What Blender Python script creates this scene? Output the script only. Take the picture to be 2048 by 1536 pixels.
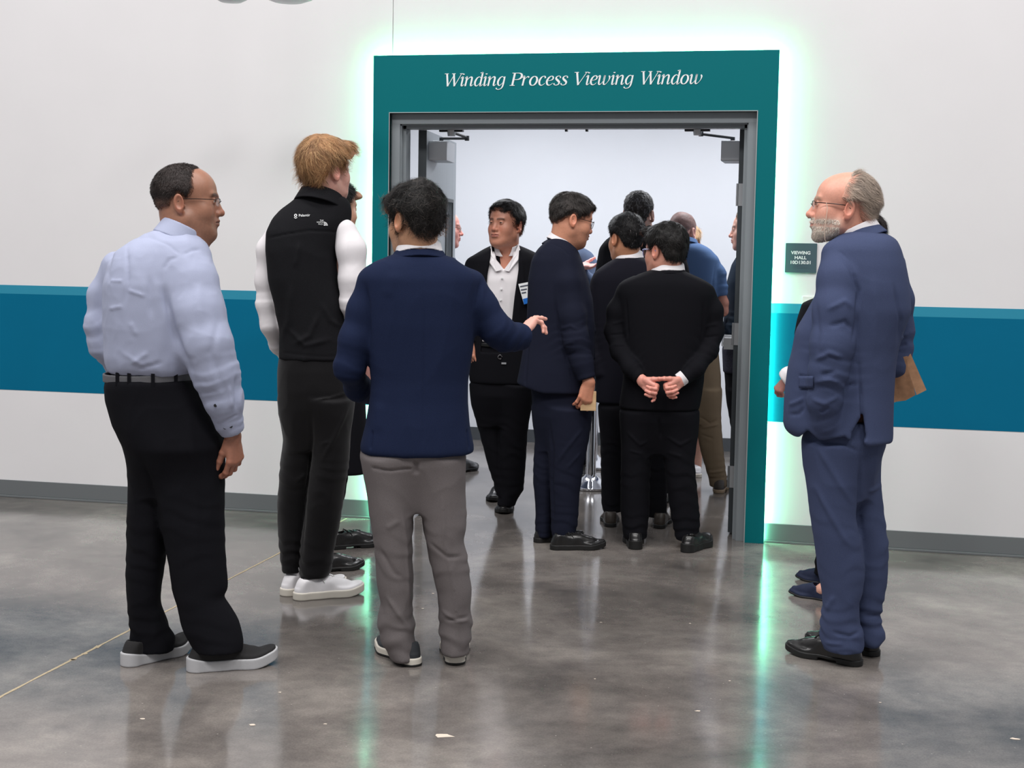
import bpy, math, random
import numpy as np
from mathutils import Vector, Matrix

for o in list(bpy.data.objects): bpy.data.objects.remove(o)
SC = bpy.context.scene
COL = SC.collection
F32 = np.float32

# ---------------------------------------------------------------- camera
CAM = np.array([1.6288, -7.4946, 1.4584]); YAW, PIT, ROLL, FPX = .2262, .0897, .0169, 2912.4
DV = np.array([-math.sin(YAW)*math.cos(PIT), math.cos(YAW)*math.cos(PIT), -math.sin(PIT)])
RV = np.array([math.cos(YAW), math.sin(YAW), 0.]); UV = np.cross(RV, DV)
cr_, sr_ = math.cos(ROLL), math.sin(ROLL)
cd = bpy.data.cameras.new('camera'); cam = bpy.data.objects.new('camera', cd); COL.objects.link(cam)
xr = RV*cr_ + UV*sr_; yr = -RV*sr_ + UV*cr_
M = Matrix(((xr[0], yr[0], -DV[0], CAM[0]), (xr[1], yr[1], -DV[1], CAM[1]), (xr[2], yr[2], -DV[2], CAM[2]), (0, 0, 0, 1)))
cam.matrix_world = M
cd.sensor_width = 36; cd.lens = 36*FPX/2048; cd.clip_start = .1; cd.clip_end = 100
SC.camera = cam

# ---------------------------------------------------------------- world, lights, exposure
w = bpy.data.worlds.new('world'); SC.world = w; w.use_nodes = True
bg = w.node_tree.nodes['Background']; bg.inputs[0].default_value = (.93, .95, 1, 1); bg.inputs[1].default_value = .31
SC.view_settings.view_transform = 'Standard'; SC.view_settings.look = 'None'
SC.view_settings.exposure = 0; SC.view_settings.gamma = 1; SC.view_settings.use_curve_mapping = False
def area(name, loc, size, power, color=(1, 1, 1), target=None, sy=None):
    l = bpy.data.lights.new(name, 'AREA'); l.energy = power; l.color = color; l.shape = 'RECTANGLE'
    l.size = size; l.size_y = sy or size
    o = bpy.data.objects.new(name, l); COL.objects.link(o); o.location = loc
    if target is not None:
        o.rotation_euler = (Vector(target)-Vector(loc)).to_track_quat('-Z', 'Y').to_euler()
    return o
for x in (-4.6, -1.5, 1.6, 4.7):
    area('high_bay_light', (x, -3.0, 7.6), 1.3, 112, (1, .975, .965))
    area('high_bay_light', (x, -7.0, 7.6), 1.6, 196, (1, .975, .965))
area('hall_light', (-.9, 1.9, 2.8), 1.2, 50, (.95, .965, 1), sy=.5)
area('hall_light', (1.1, 1.9, 2.8), 1.2, 50, (.95, .965, 1), sy=.5)

# ---------------------------------------------------------------- pixel / world helpers (photograph taken as 2048x1536)
def ray(x, y):
    X, Y = x-1024, y-768
    return DV + RV*(X*cr_+Y*sr_)/FPX - UV*(-X*sr_+Y*cr_)/FPX
def wall(x, y, Y=0.):
    v = ray(x, y); return CAM + v*((Y-CAM[1])/v[1])
def floorp(x, y):
    v = ray(x, y); return CAM + v*(-CAM[2]/v[2])

# ---------------------------------------------------------------- numpy noise and distance functions
def vnoise(p, seed=0):
    p = np.asarray(p, F32); i = np.floor(p).astype(np.int64); f = p-i; u = f*f*(3-2*f)
    r = 0
    for dx in (0, 1):
        for dy in (0, 1):
            for dz in (0, 1):
                h = ((i[:, 0]+dx)*374761393 + (i[:, 1]+dy)*668265263 + (i[:, 2]+dz)*2147483647 + seed*144665) & 0xffffffff
                h = ((h ^ (h >> 13))*1274126177) & 0xffffffff; h = (h ^ (h >> 16)) & 0xffff
                r = r + (h/32767.5-1)*np.abs(1-dx-u[:, 0])*np.abs(1-dy-u[:, 1])*np.abs(1-dz-u[:, 2])
    return r.astype(F32)
def smin(a, b, k):
    h = np.clip(.5+.5*(b-a)/k, 0, 1); return b*(1-h)+a*h-k*h*(1-h)
def smax(a, b, k): return -smin(-a, -b, k)
def sph(p, c, r):
    q = p-np.asarray(c, F32); return np.sqrt((q*q).sum(1))-r
def ell(p, c, r, R=None):
    q = p-np.asarray(c, F32)
    if R is not None: q = q@np.asarray(R, F32)
    r = np.asarray(r, F32); k0 = np.sqrt(((q/r)**2).sum(1))+1e-6; k1 = np.sqrt(((q/r**2)**2).sum(1))+1e-6
    return k0*(k0-1)/k1
def rc(p, a, b, r1, r2):
    a = np.asarray(a, F32); ba = np.asarray(b, F32)-a; pa = p-a
    t = np.clip(pa@ba/(ba@ba+1e-12), 0, 1)
    q = pa-t[:, None]*ba
    return np.sqrt((q*q).sum(1))-(r1+(r2-r1)*t)
def chain(p, pts, rs, k=.006):
    d = None
    for i in range(len(pts)-1):
        e = rc(p, pts[i], pts[i+1], rs[i], rs[i+1]); d = e if d is None else smin(d, e, k)
    return d
def poly2(u, v, P):
    P = np.asarray(P, F32); n = len(P); d = np.full(u.shape, 1e9, F32); s = np.ones(u.shape, F32)
    for i in range(n):
        a, b = P[i], P[(i+1) % n]; e = b-a; wu, wv = u-a[0], v-a[1]
        t = np.clip((wu*e[0]+wv*e[1])/(e@e+1e-12), 0, 1)
        d = np.minimum(d, (wu-t*e[0])**2+(wv-t*e[1])**2)
        c1 = v >= a[1]; c2 = v < b[1]; c3 = e[0]*wv > e[1]*wu
        flip = (c1 & c2 & c3) | (~c1 & ~c2 & ~c3); s = np.where(flip, -s, s)
    return s*np.sqrt(d)
def band(p, c, n, r, h, t, taper=0., ex=1.):
    n = np.asarray(n, float); n = n/np.linalg.norm(n); q = p-np.asarray(c, F32); z = q@n.astype(F32)
    rr = q-z[:, None]*n.astype(F32); rr[:, 0] *= ex
    rad = np.sqrt((rr*rr).sum(1))
    return smax(np.abs(rad-(r-taper*z))-t, np.abs(z)-h/2, .004)
def loft(p, rows, n=2.3, k=.02):
    rows = np.asarray(sorted(rows), float); z = rows[:, 0]
    zz = np.linspace(z[0], z[-1], 120)
    def cur(j):
        v = rows[:, j]; y = np.interp(zz, z, v)
        g = np.ones(5)/5; return np.convolve(np.pad(y, 2, 'edge'), g, 'valid')
    pz = np.clip(p[:, 2], z[0], z[-1])
    g = [np.interp(pz, zz, cur(j)).astype(F32) for j in range(1, 5)]
    u, v = np.abs(p[:, 0]-g[0])/g[2], np.abs(p[:, 1]-g[1])/g[3]
    d = ((u**n+v**n+1e-9)**(1/n)-1)*np.minimum(g[2], g[3])
    return smax(smax(d, z[0]-p[:, 2], k*.3), p[:, 2]-z[-1], k)
def surfnet(f, lo, hi, h):
    lo = np.asarray(lo, float); n = np.ceil((np.asarray(hi)-lo)/h).astype(int)+1
    B = 8; nb = (n+B-1)//B; n = nb*B
    g = np.empty(n, F32)
    bx, by, bz = np.meshgrid(*[np.arange(m) for m in nb], indexing='ij')
    bc = np.stack([bx, by, bz], -1).reshape(-1, 3)
    cen = (lo+(bc*B+(B-1)/2)*h).astype(F32)
    dc = f(cen)
    G = g.reshape(nb[0], B, nb[1], B, nb[2], B).transpose(0, 2, 4, 1, 3, 5)
    G[...] = np.sign(dc).reshape(nb[0], nb[1], nb[2], 1, 1, 1)
    keep = np.nonzero(np.abs(dc) < h*B*1.35)[0]
    o = np.stack(np.meshgrid(*[np.arange(B)]*3, indexing='ij'), -1).reshape(-1, 3)
    for s in range(0, len(keep), 400):
        kk = keep[s:s+400]
        P = (lo+(bc[kk][:, None, :]*B+o[None])*h).reshape(-1, 3).astype(F32)
        val = f(P).reshape(len(kk), B, B, B); b = bc[kk]
        G[b[:, 0], b[:, 1], b[:, 2]] = val
    g = G.transpose(0, 3, 1, 4, 2, 5).reshape(n)
    s = g < 0
    c = np.zeros(n-1, np.int8)
    for dx in (0, 1):
        for dy in (0, 1):
            for dz in (0, 1):
                c += s[dx:n[0]-1+dx, dy:n[1]-1+dy, dz:n[2]-1+dz]
    act = np.argwhere((c > 0) & (c < 8))
    idx = np.full(n-1, -1, np.int64); idx[tuple(act.T)] = np.arange(len(act))
    acc = np.zeros((len(act), 3)); cnt = np.zeros(len(act))
    for ax in range(3):
        oth = [a for a in range(3) if a != ax]
        for i in (0, 1):
            for j in (0, 1):
                a = act.copy(); a[:, oth[0]] += i; a[:, oth[1]] += j; b = a.copy(); b[:, ax] += 1
                va, vb = g[tuple(a.T)], g[tuple(b.T)]; m = (va < 0) != (vb < 0)
                t = va/np.where(m, va-vb, 1)
                pos = a.astype(float); pos[:, ax] += t
                acc[m] += pos[m]; cnt[m] += 1
    V = lo+acc/np.maximum(cnt, 1)[:, None]*h
    Q = []
    for ax in range(3):
        o1, o2 = [(1, 2), (2, 0), (0, 1)][ax]
        sl = [slice(1, m-1) for m in n]; sl[ax] = slice(0, n[ax]-1)
        off = np.array([1, 1, 1]); off[ax] = 0
        sa = s[tuple(sl)]; sl2 = list(sl); sl2[ax] = slice(1, n[ax]); sb = s[tuple(sl2)]
        e = np.argwhere(sa != sb); 
        if not len(e): continue
        rev = sa[tuple(e.T)]; e = e+off
        def cell(i, j):
            k = e.copy(); k[:, o1] -= i; k[:, o2] -= j; return idx[tuple(k.T)]
        q = np.stack([cell(1, 1), cell(0, 1), cell(0, 0), cell(1, 0)], 1)
        q[~rev] = q[~rev][:, ::-1]; Q.append(q)
    Q = np.concatenate(Q); Q = Q[(Q >= 0).all(1)]
    return V, Q
def vnormals(V, Q):
    a = V[Q[:, 2]]-V[Q[:, 0]]; b = V[Q[:, 3]]-V[Q[:, 1]]; fn = np.cross(a, b)
    N = np.zeros_like(V)
    for i in range(4): 
        for j in range(3): N[:, j] += np.bincount(Q[:, i], fn[:, j], len(V))
    return N/(np.linalg.norm(N, axis=1)[:, None]+1e-12)
def relax(V, Q, it=1, lam=.5):
    for _ in range(it):
        S = np.zeros_like(V); n = np.zeros(len(V))
        for i in range(4):
            for dj in (1, 3):
                a, b = Q[:, i], Q[:, (i+dj) % 4]
                n += np.bincount(a, minlength=len(V))
                for j in range(3): S[:, j] += np.bincount(a, V[b, j], len(V))
        V = V+(S/np.maximum(n, 1)[:, None]-V)*lam
    return V

# ---------------------------------------------------------------- mesh linking
def link(name, mesh, mat=None, parent=None, smooth=True):
    o = bpy.data.objects.new(name, mesh); COL.objects.link(o)
    if mat: mesh.materials.append(mat)
    if parent is not None: o.parent = parent
    return o
def np_mesh(name, V, Fc, mat=None, parent=None, col=None, smooth=True):
    V = np.asarray(V, F32); Fc = np.asarray(Fc); k = Fc.shape[1]
    m = bpy.data.meshes.new(name); m.vertices.add(len(V)); m.vertices.foreach_set('co', V.ravel())
    m.loops.add(Fc.size); m.loops.foreach_set('vertex_index', Fc.ravel().astype(np.int32))
    m.polygons.add(len(Fc)); m.polygons.foreach_set('loop_start', np.arange(0, Fc.size, k, dtype=np.int32))
    if smooth: m.polygons.foreach_set('use_smooth', np.ones(len(Fc), bool))
    m.update(calc_edges=True)
    if col is not None:
        at = m.color_attributes.new('Col', 'FLOAT_COLOR', 'POINT')
        c = np.ones((len(V), 4), F32); c[:, :3] = col; at.data.foreach_set('color', c.ravel())
    return link(name, m, mat, parent)
def pyd(name, V, Fc, mat=None, parent=None, smooth=False):
    m = bpy.data.meshes.new(name); m.from_pydata([tuple(v) for v in V], [], [tuple(f) for f in Fc]); m.update()
    if smooth:
        for p in m.polygons: p.use_smooth = True
    return link(name, m, mat, parent)
class MB:
    def __init__(s): s.V = []; s.F = []
    def box(s, a, b):
        n = len(s.V); x0, y0, z0 = a; x1, y1, z1 = b
        s.V += [(x0, y0, z0), (x1, y0, z0), (x1, y1, z0), (x0, y1, z0), (x0, y0, z1), (x1, y0, z1), (x1, y1, z1), (x0, y1, z1)]
        s.F += [tuple(n+i for i in f) for f in ((3, 2, 1, 0), (4, 5, 6, 7), (0, 1, 5, 4), (1, 2, 6, 5), (2, 3, 7, 6), (3, 0, 4, 7))]
        return s
    def rbox(s, a, b, r, ax=1, k=4):
        # box whose outline, seen along axis ax, has rounded corners
        o = [i for i in range(3) if i != ax]; lo = [min(a[i], b[i]) for i in range(3)]; hi = [max(a[i], b[i]) for i in range(3)]
        pts = []
        for cx, cy, a0 in ((hi[o[0]]-r, hi[o[1]]-r, 0), (lo[o[0]]+r, hi[o[1]]-r, 90), (lo[o[0]]+r, lo[o[1]]+r, 180), (hi[o[0]]-r, lo[o[1]]+r, 270)):
            for i in range(k+1):
                t = math.radians(a0+90*i/k); pts.append((cx+r*math.cos(t), cy+r*math.sin(t)))
        n = len(s.V); m = len(pts)
        for e in (lo[ax], hi[ax]):
            for p in pts:
                v = [0, 0, 0]; v[o[0]], v[o[1]] = p; v[ax] = e; s.V.append(tuple(v))
        s.F += [tuple(n+i for i in range(m)), tuple(n+m+i for i in reversed(range(m)))]
        s.F += [(n+i, n+m+i, n+m+(i+1) % m, n+(i+1) % m) for i in range(m)]
        return s
    def tube(s, pts, rs, k=10, cap=True):
        pts = [Vector(p) for p in pts]
        if not hasattr(rs, '__len__'): rs = [rs]*len(pts)
        n0 = len(s.V); ref = None
        for i, p in enumerate(pts):
            t = (pts[min(i+1, len(pts)-1)]-pts[max(i-1, 0)]).normalized()
            if ref is None: ref = t.orthogonal().normalized()
            ref = (ref-t*ref.dot(t)).normalized(); b = t.cross(ref)
            for j in range(k):
                a = 2*math.pi*j/k; s.V.append(tuple(p+(ref*math.cos(a)+b*math.sin(a))*rs[i]))
        for i in range(len(pts)-1):
            for j in range(k):
                a = n0+i*k+j; b = n0+i*k+(j+1) % k; s.F.append((a, b, b+k, a+k))
        if cap: s.F += [tuple(n0+j for j in reversed(range(k))), tuple(n0+(len(pts)-1)*k+j for j in range(k))]
        return s
    def lathe(s, c, prof, k=40):
        n0 = len(s.V)
        for r, z in prof:
            for j in range(k):
                a = 2*math.pi*j/k; s.V.append((c[0]+r*math.cos(a), c[1]+r*math.sin(a), c[2]+z))
        for i in range(len(prof)-1):
            for j in range(k):
                a = n0+i*k+j; b = n0+i*k+(j+1) % k; s.F.append((a, b, b+k, a+k))
        s.F += [tuple(n0+j for j in reversed(range(k))), tuple(n0+(len(prof)-1)*k+j for j in range(k))]
        return s
    def prism(s, pts, y0, y1):
        n = len(s.V); m = len(pts)
        for y in (y0, y1): s.V += [(p[0], y, p[1]) for p in pts]
        s.F += [tuple(n+i for i in range(m)), tuple(n+m+i for i in reversed(range(m)))]
        s.F += [(n+i, n+m+i, n+m+(i+1) % m, n+(i+1) % m) for i in range(m)]
        return s
    def build(s, name, mat, parent=None, smooth=False, bevel=0.):
        o = pyd(name, s.V, s.F, mat, parent, smooth)
        if bevel:
            b = o.modifiers.new('bevel', 'BEVEL'); b.width = bevel; b.segments = 2; b.limit_method = 'ANGLE'
        if smooth:
            m = o.data; at = m.attributes.new('sharp_edge', 'BOOLEAN', 'EDGE'); import bmesh
            bm = bmesh.new(); bm.from_mesh(m); bm.normal_update()
            fl = [len(e.link_faces) != 2 or e.calc_face_angle(0) > .7 for e in bm.edges]; bm.free()
            at.data.foreach_set('value', fl)
        return o
def tag(o, label=None, cat=None, group=None, kind=None):
    if label: o['label'] = label
    if cat: o['category'] = cat
    if group: o['group'] = group
    if kind: o['kind'] = kind
    return o
def empty(name, loc, rz=0.):
    o = bpy.data.objects.new(name, None); COL.objects.link(o); o.location = loc; o.rotation_euler = (0, 0, rz); o.empty_display_size = .1
    return o

# ---------------------------------------------------------------- materials
def lin(c):
    c = [x/255 for x in c]; return tuple(x/12.92 if x <= .04045 else ((x+.055)/1.055)**2.4 for x in c)
def mat(name, c, rough=.5, metal=0., var=.0, vscale=30., bump=0., bscale=200., sheen=0., spec=.5, emit=None, es=0., alpha=1., trans=0., stretch=(1, 1, 1), attr=False, sss=0., coat=0.):
    m = bpy.data.materials.new(name); m.use_nodes = True; nt = m.node_tree; N, Lk = nt.nodes, nt.links; b = N['Principled BSDF']
    col = (*lin(c), 1); b.inputs['Base Color'].default_value = col; b.inputs['Roughness'].default_value = rough
    b.inputs['Metallic'].default_value = metal; b.inputs['Specular IOR Level'].default_value = spec
    b.inputs['Sheen Weight'].default_value = sheen; b.inputs['Coat Weight'].default_value = coat
    if trans: b.inputs['Transmission Weight'].default_value = trans
    b.inputs['Alpha'].default_value = alpha
    if sss:
        b.inputs['Subsurface Weight'].default_value = sss; b.inputs['Subsurface Radius'].default_value = (1, .35, .2); b.inputs['Subsurface Scale'].default_value = .008
    tc = N.new('ShaderNodeTexCoord'); mp = N.new('ShaderNodeMapping'); mp.inputs['Scale'].default_value = stretch
    Lk.new(tc.outputs['Object'], mp.inputs[0])
    src = None
    if attr:
        a = N.new('ShaderNodeVertexColor'); a.layer_name = 'Col'; src = a.outputs[0]; Lk.new(src, b.inputs['Base Color'])
    if var:
        n = N.new('ShaderNodeTexNoise'); n.inputs['Scale'].default_value = vscale; n.inputs['Detail'].default_value = 5
        Lk.new(mp.outputs[0], n.inputs['Vector'])
        r = N.new('ShaderNodeMapRange'); r.inputs[1].default_value = .3; r.inputs[2].default_value = .7; r.inputs[3].default_value = 1-var; r.inputs[4].default_value = 1+var
        Lk.new(n.outputs[0], r.inputs[0])
        mx = N.new('ShaderNodeVectorMath'); mx.operation = 'SCALE'; mx.inputs[0].default_value = col[:3]
        if src: Lk.new(src, mx.inputs[0])
        Lk.new(r.outputs[0], mx.inputs['Scale']); Lk.new(mx.outputs[0], b.inputs['Base Color'])
    if bump:
        n2 = N.new('ShaderNodeTexNoise'); n2.inputs['Scale'].default_value = bscale; n2.inputs['Detail'].default_value = 4
        Lk.new(mp.outputs[0], n2.inputs['Vector']); bp = N.new('ShaderNodeBump'); bp.inputs['Strength'].default_value = bump; bp.inputs['Distance'].default_value = .002
        Lk.new(n2.outputs[0], bp.inputs['Height']); Lk.new(bp.outputs[0], b.inputs['Normal'])
    if emit:
        b.inputs['Emission Color'].default_value = (*emit, 1); b.inputs['Emission Strength'].default_value = es
    return m
M_wall = mat('wall_paint', (230, 228, 229), .6, var=.012, vscale=3, bump=.06, bscale=150)
M_hallwall = mat('hall_wall_paint', (228, 231, 236), .6, var=.01, vscale=3, bump=.05, bscale=150)
M_stripeA = mat('light_teal_paint', (50, 142, 170), .6, spec=.15, bump=.05, bscale=300)
M_stripeB = mat('dark_teal_paint', (0, 104, 138), .6, spec=.12, var=.02, vscale=4, bump=.05, bscale=300)
M_base = mat('grey_rubber_base', (108, 112, 114), .45)
M_portal = mat('teal_laminate', (0, 108, 114), .5, spec=.15, bump=.05, bscale=500)
M_steel = mat('grey_frame_paint', (138, 145, 149), .4, bump=.05, bscale=200)
M_litedge = mat('lit_edge_tone', (200, 205, 205), .3, .6)  # pale tone standing for light on the panel's opening edge
M_darksteel = mat('dark_grey_paint', (62, 68, 72), .45)
M_doorpaint = mat('door_leaf_paint', (160, 168, 174), .4)
M_alu = mat('satin_aluminium', (186, 188, 190), .35, .7)
M_closer = mat('closer_cover', (205, 208, 212), .4, .2)
M_blackp = mat('black_plastic', (22, 22, 24), .4)
M_white = mat('white_lettering', (240, 242, 242), .5)
M_sign = mat('sign_plaque_face', (70, 92, 100), .4)
M_plate = mat('white_plate_plastic', (236, 236, 232), .35)
M_chrome = mat('polished_chrome', (225, 225, 228), .08, 1.)
M_glass = mat('clear_glass', (255, 255, 255), .02, trans=1., spec=.5)
M_led = mat('green_led_light', (40, 255, 160), .5, emit=(.22, 1., .58), es=55.)
M_card = mat('kraft_cardboard', (170, 128, 96), .8, var=.14, vscale=60)
M_wood = mat('pale_wood', (214, 178, 134), .6, var=.08, vscale=8, stretch=(1, 1, 12))

def floor_mat():
    m = bpy.data.materials.new('polished_concrete'); m.use_nodes = True; nt = m.node_tree; N, Lk = nt.nodes, nt.links; b = N['Principled BSDF']
    tc = N.new('ShaderNodeTexCoord')
    def noise(s, d=6, rough=.6, dist=0.):
        n = N.new('ShaderNodeTexNoise'); n.inputs['Scale'].default_value = s; n.inputs['Detail'].default_value = d; n.inputs['Roughness'].default_value = rough; n.inputs['Distortion'].default_value = dist
        Lk.new(tc.outputs['Object'], n.inputs['Vector']); return n.outputs[0]
    def ramp(src, stops):
        r = N.new('ShaderNodeValToRGB'); Lk.new(src, r.inputs[0]); e = r.color_ramp.elements
        for i, (p, c) in enumerate(stops):
            el = e[i] if i < 2 else e.new(p); el.position = p; el.color = (*c, 1)
        return r.outputs[0]
    def mix(a, b_, f, mode='MULTIPLY'):
        x = N.new('ShaderNodeMix'); x.data_type = 'RGBA'; x.blend_type = mode; x.inputs[0].default_value = f if not hasattr(f, 'links') else 1
        if hasattr(f, 'links'): Lk.new(f, x.inputs[0])
        Lk.new(a, x.inputs[6]); Lk.new(b_, x.inputs[7]); return x.outputs[2]
    base = ramp(noise(1.1, 8, .62, .4), [(.34, lin((90, 86, 83))), (.5, lin((120, 114, 110))), (.66, lin((148, 142, 136)))])
    mid = ramp(noise(7, 6, .7), [(.3, (.74, .74, .75)), (.7, (1.15, 1.14, 1.12))])
    fine = ramp(noise(140, 3, .7), [(.3, (.8, .8, .8)), (.7, (1.18, 1.18, 1.18))])
    c = mix(mix(base, mid, 1.), fine, .8)
    vo = N.new('ShaderNodeTexVoronoi'); vo.inputs['Scale'].default_value = 26; Lk.new(tc.outputs['Object'], vo.inputs['Vector'])
    sp = ramp(vo.outputs['Distance'], [(.0, (1, 1, 1)), (.055, (1, 1, 1)), (.075, (0, 0, 0))])
    g = N.new('ShaderNodeTexNoise'); g.inputs['Scale'].default_value = 5; Lk.new(tc.outputs['Object'], g.inputs['Vector'])
    gm = ramp(g.outputs[0], [(.5, (0, 0, 0)), (.6, (.45, .45, .45))])
    spm = mix(sp, gm, 1.)
    wht = N.new('ShaderNodeRGB'); wht.outputs[0].default_value = (*lin((205, 198, 188)), 1)
    c = mix(c, wht.outputs[0], spm, 'MIX')
    Lk.new(c, b.inputs['Base Color'])
    r = N.new('ShaderNodeMapRange'); Lk.new(noise(4, 5), r.inputs[0]); r.inputs[1].default_value = .3; r.inputs[2].default_value = .7; r.inputs[3].default_value = .09; r.inputs[4].default_value = .17
    Lk.new(r.outputs[0], b.inputs['Roughness'])
    bp = N.new('ShaderNodeBump'); bp.inputs['Strength'].default_value = .035; bp.inputs['Distance'].default_value = .01; Lk.new(noise(3.5, 3), bp.inputs['Height']); Lk.new(bp.outputs[0], b.inputs['Normal'])
    b.inputs['IOR'].default_value = 1.62
    return m
M_floor = floor_mat()

# ---------------------------------------------------------------- the setting
WX0, WX1, WZ = -6., 6., 4.6
TH = .16
FXL, FXR, FZ = -.7718, 1.1479, 2.184       # opening in the portal
SEAM = -.775
def struct(name, mb, m, **k): return tag(mb.build(name, m, **k), kind='structure')
struct('floor', MB().box((WX0, -11, -.1), (WX1, 3.7, 0)), M_floor)
mb = MB()
mb.box((WX0, 0, 0), (FXL-.01, TH, FZ)); mb.box((FXR+.01, 0, 0), (WX1, TH, FZ))
mb.box((WX0, 0, FZ), (SEAM-.002, TH, WZ)); mb.box((SEAM+.002, 0, FZ), (WX1, TH, WZ)); mb.box((SEAM-.01, .012, FZ), (SEAM+.01, TH, WZ))
struct('wall_front', mb, M_wall)
PXL, PXR, PZ = -.8651, 1.2479, 2.4849
for i, (a, b_) in enumerate([(WX0, PXL+.03), (PXR-.03, WX1)]):
    struct('trim_%d' % (2*i+1), MB().box((a, -.0015, 1.1782), (b_, .01, 1.2275)), M_stripeA)
    struct('trim_%d' % (2*i+2), MB().box((a, -.0015, .6243), (b_, .01, 1.1782)), M_stripeB)
    mb = MB(); mb.box((a, -.008, .012), (b_, .01, .0994)); mb.box((a, -.016, 0), (b_, .01, .012))
    struct('baseboard_' + ('left', 'right')[i], mb, M_base, bevel=.002)
# viewing hall behind the opening
BY = 3.462
struct('wall_back', MB().box((-3.2, BY, 0), (3.2, BY+.12, 3.)), M_hallwall)
struct('wall_left', MB().box((-3.2, TH, 0), (-3.08, BY, 3.)), M_hallwall)
struct('wall_right', MB().box((3.08, TH, 0), (3.2, BY, 3.)), M_hallwall)
struct('ceiling', MB().box((-3.2, TH, 2.95), (3.2, BY+.12, 3.05)), M_hallwall)
struct('baseboard_back', MB().box((-3.08, BY-.01, 0), (3.08, BY, .0994)), mat('dark_rubber_base', (72, 76, 80), .5))
# floor joint with spalled edges
mb = MB(); random.seed(4)
ys = np.arange(-8.5, -.02, .06); L_, R_ = [], []
for y in ys: L_.append((-1.0-.0035-random.random()*.003, y)); R_.append((-1.0+.0035+random.random()*.003, y))
for i in range(len(ys)-1):
    n = len(mb.V); mb.V += [(*L_[i], .0008), (*R_[i], .0008), (*R_[i+1], .0008), (*L_[i+1], .0008)]; mb.F.append((n, n+1, n+2, n+3))
for _ in range(16):
    y = random.uniform(-4.6, -1.8); n = len(mb.V); k = 7; r = random.uniform(.006, .013)
    mb.V += [(-1.0+random.uniform(-.006, .006)+r*math.cos(2*math.pi*j/k)*random.uniform(.6, 1.2), y+r*math.sin(2*math.pi*j/k)*random.uniform(.8, 2), .001) for j in range(k)]
    mb.F.append(tuple(n+j for j in range(k)))
struct('trim_5', mb, mat('joint_filler', (176, 160, 132), .8, var=.2, vscale=90))
# paint flecks on the floor
mb = MB()
flecks = [(890, 1472, .022), (505, 1450, .01), (560, 1385, .006), (866, 1187, .006), (845, 1217, .005), (1396, 1422, .008), (1380, 1247, .005), (285, 1438, .006), (440, 1265, .005), (1202, 1245, .004), (1760, 1405, .004), (2030, 1478, .012), (1190, 1358, .004), (1460, 1362, .004), (650, 1448, .005)]
for px_, py_, r in flecks:
    c = floorp(px_, py_); n = len(mb.V); k = 9
    mb.V += [(c[0]+r*math.cos(2*math.pi*j/k)*random.uniform(.5, 1.6), c[1]+r*math.sin(2*math.pi*j/k)*random.uniform(.5, 1.2), .0009) for j in range(k)]
    mb.F.append(tuple(n+j for j in range(k)))
tag(mb.build('paint_flecks', mat('pale_paint_fleck', (214, 200, 184), .7)), 'small pale flecks of paint scattered over the polished concrete', 'paint flecks', kind='stuff')

# ---------------------------------------------------------------- lit portal around the doorway
portal = empty('door_portal', (0.19, 0, 0)); tag(portal, 'teal portal panel around the open doorway edged with green light', 'sign')
def pp(name, mb, m, label=None, parent=None, **k):
    mb.V = [(v[0]-.19, v[1], v[2]) for v in mb.V] if parent is None else mb.V
    o = mb.build(name, m, parent or portal, **k)
    if label: o['label'] = label
    return o
PF = -.05
mb = MB()
mb.prism([(PXL, 0), (FXL, 0), (FXL, FZ), (FXR, FZ), (FXR, 0), (PXR, 0), (PXR, PZ), (PXL, PZ)], PF, PF+.024)
pp('surround_panel', mb, M_portal, bevel=.001)
mb = MB(); e = .004
mb.box((FXL-e, PF-.003, 0), (FXL, PF+.02, FZ+e)); mb.box((FXR, PF-.003, 0), (FXR+e, PF+.02, FZ+e)); mb.box((FXL, PF-.003, FZ), (FXR, PF+.02, FZ+e))
pp('lit_edge_strip', mb, M_litedge, 'lit edge of the panel, put in as a thin pale strip')  # light caught by the panel edge, put into a pale strip
mb = MB()
mb.box((PXL+.03, PF+.024, 0), (PXL+.05, 0, PZ-.03)); mb.box((PXR-.05, PF+.024, 0), (PXR-.03, 0, PZ-.03)); mb.box((PXL+.03, PF+.024, PZ-.05), (PXR-.03, 0, PZ-.03))
pp('spacer', mb, M_darksteel)
mb = MB()
LY0, LY1 = PF+.025, PF+.041; q = .006
mb.box((PXL+q, LY0, .01), (PXL+q+.012, LY1, PZ-q)); mb.box((PXR-q-.012, LY0, .01), (PXR-q, LY1, PZ-q)); mb.box((PXL+q, LY0, PZ-q-.012), (PXR-q, LY1, PZ-q))
pp('light_strip', mb, M_led, 'glowing green light strip behind the panel edge')

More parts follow.
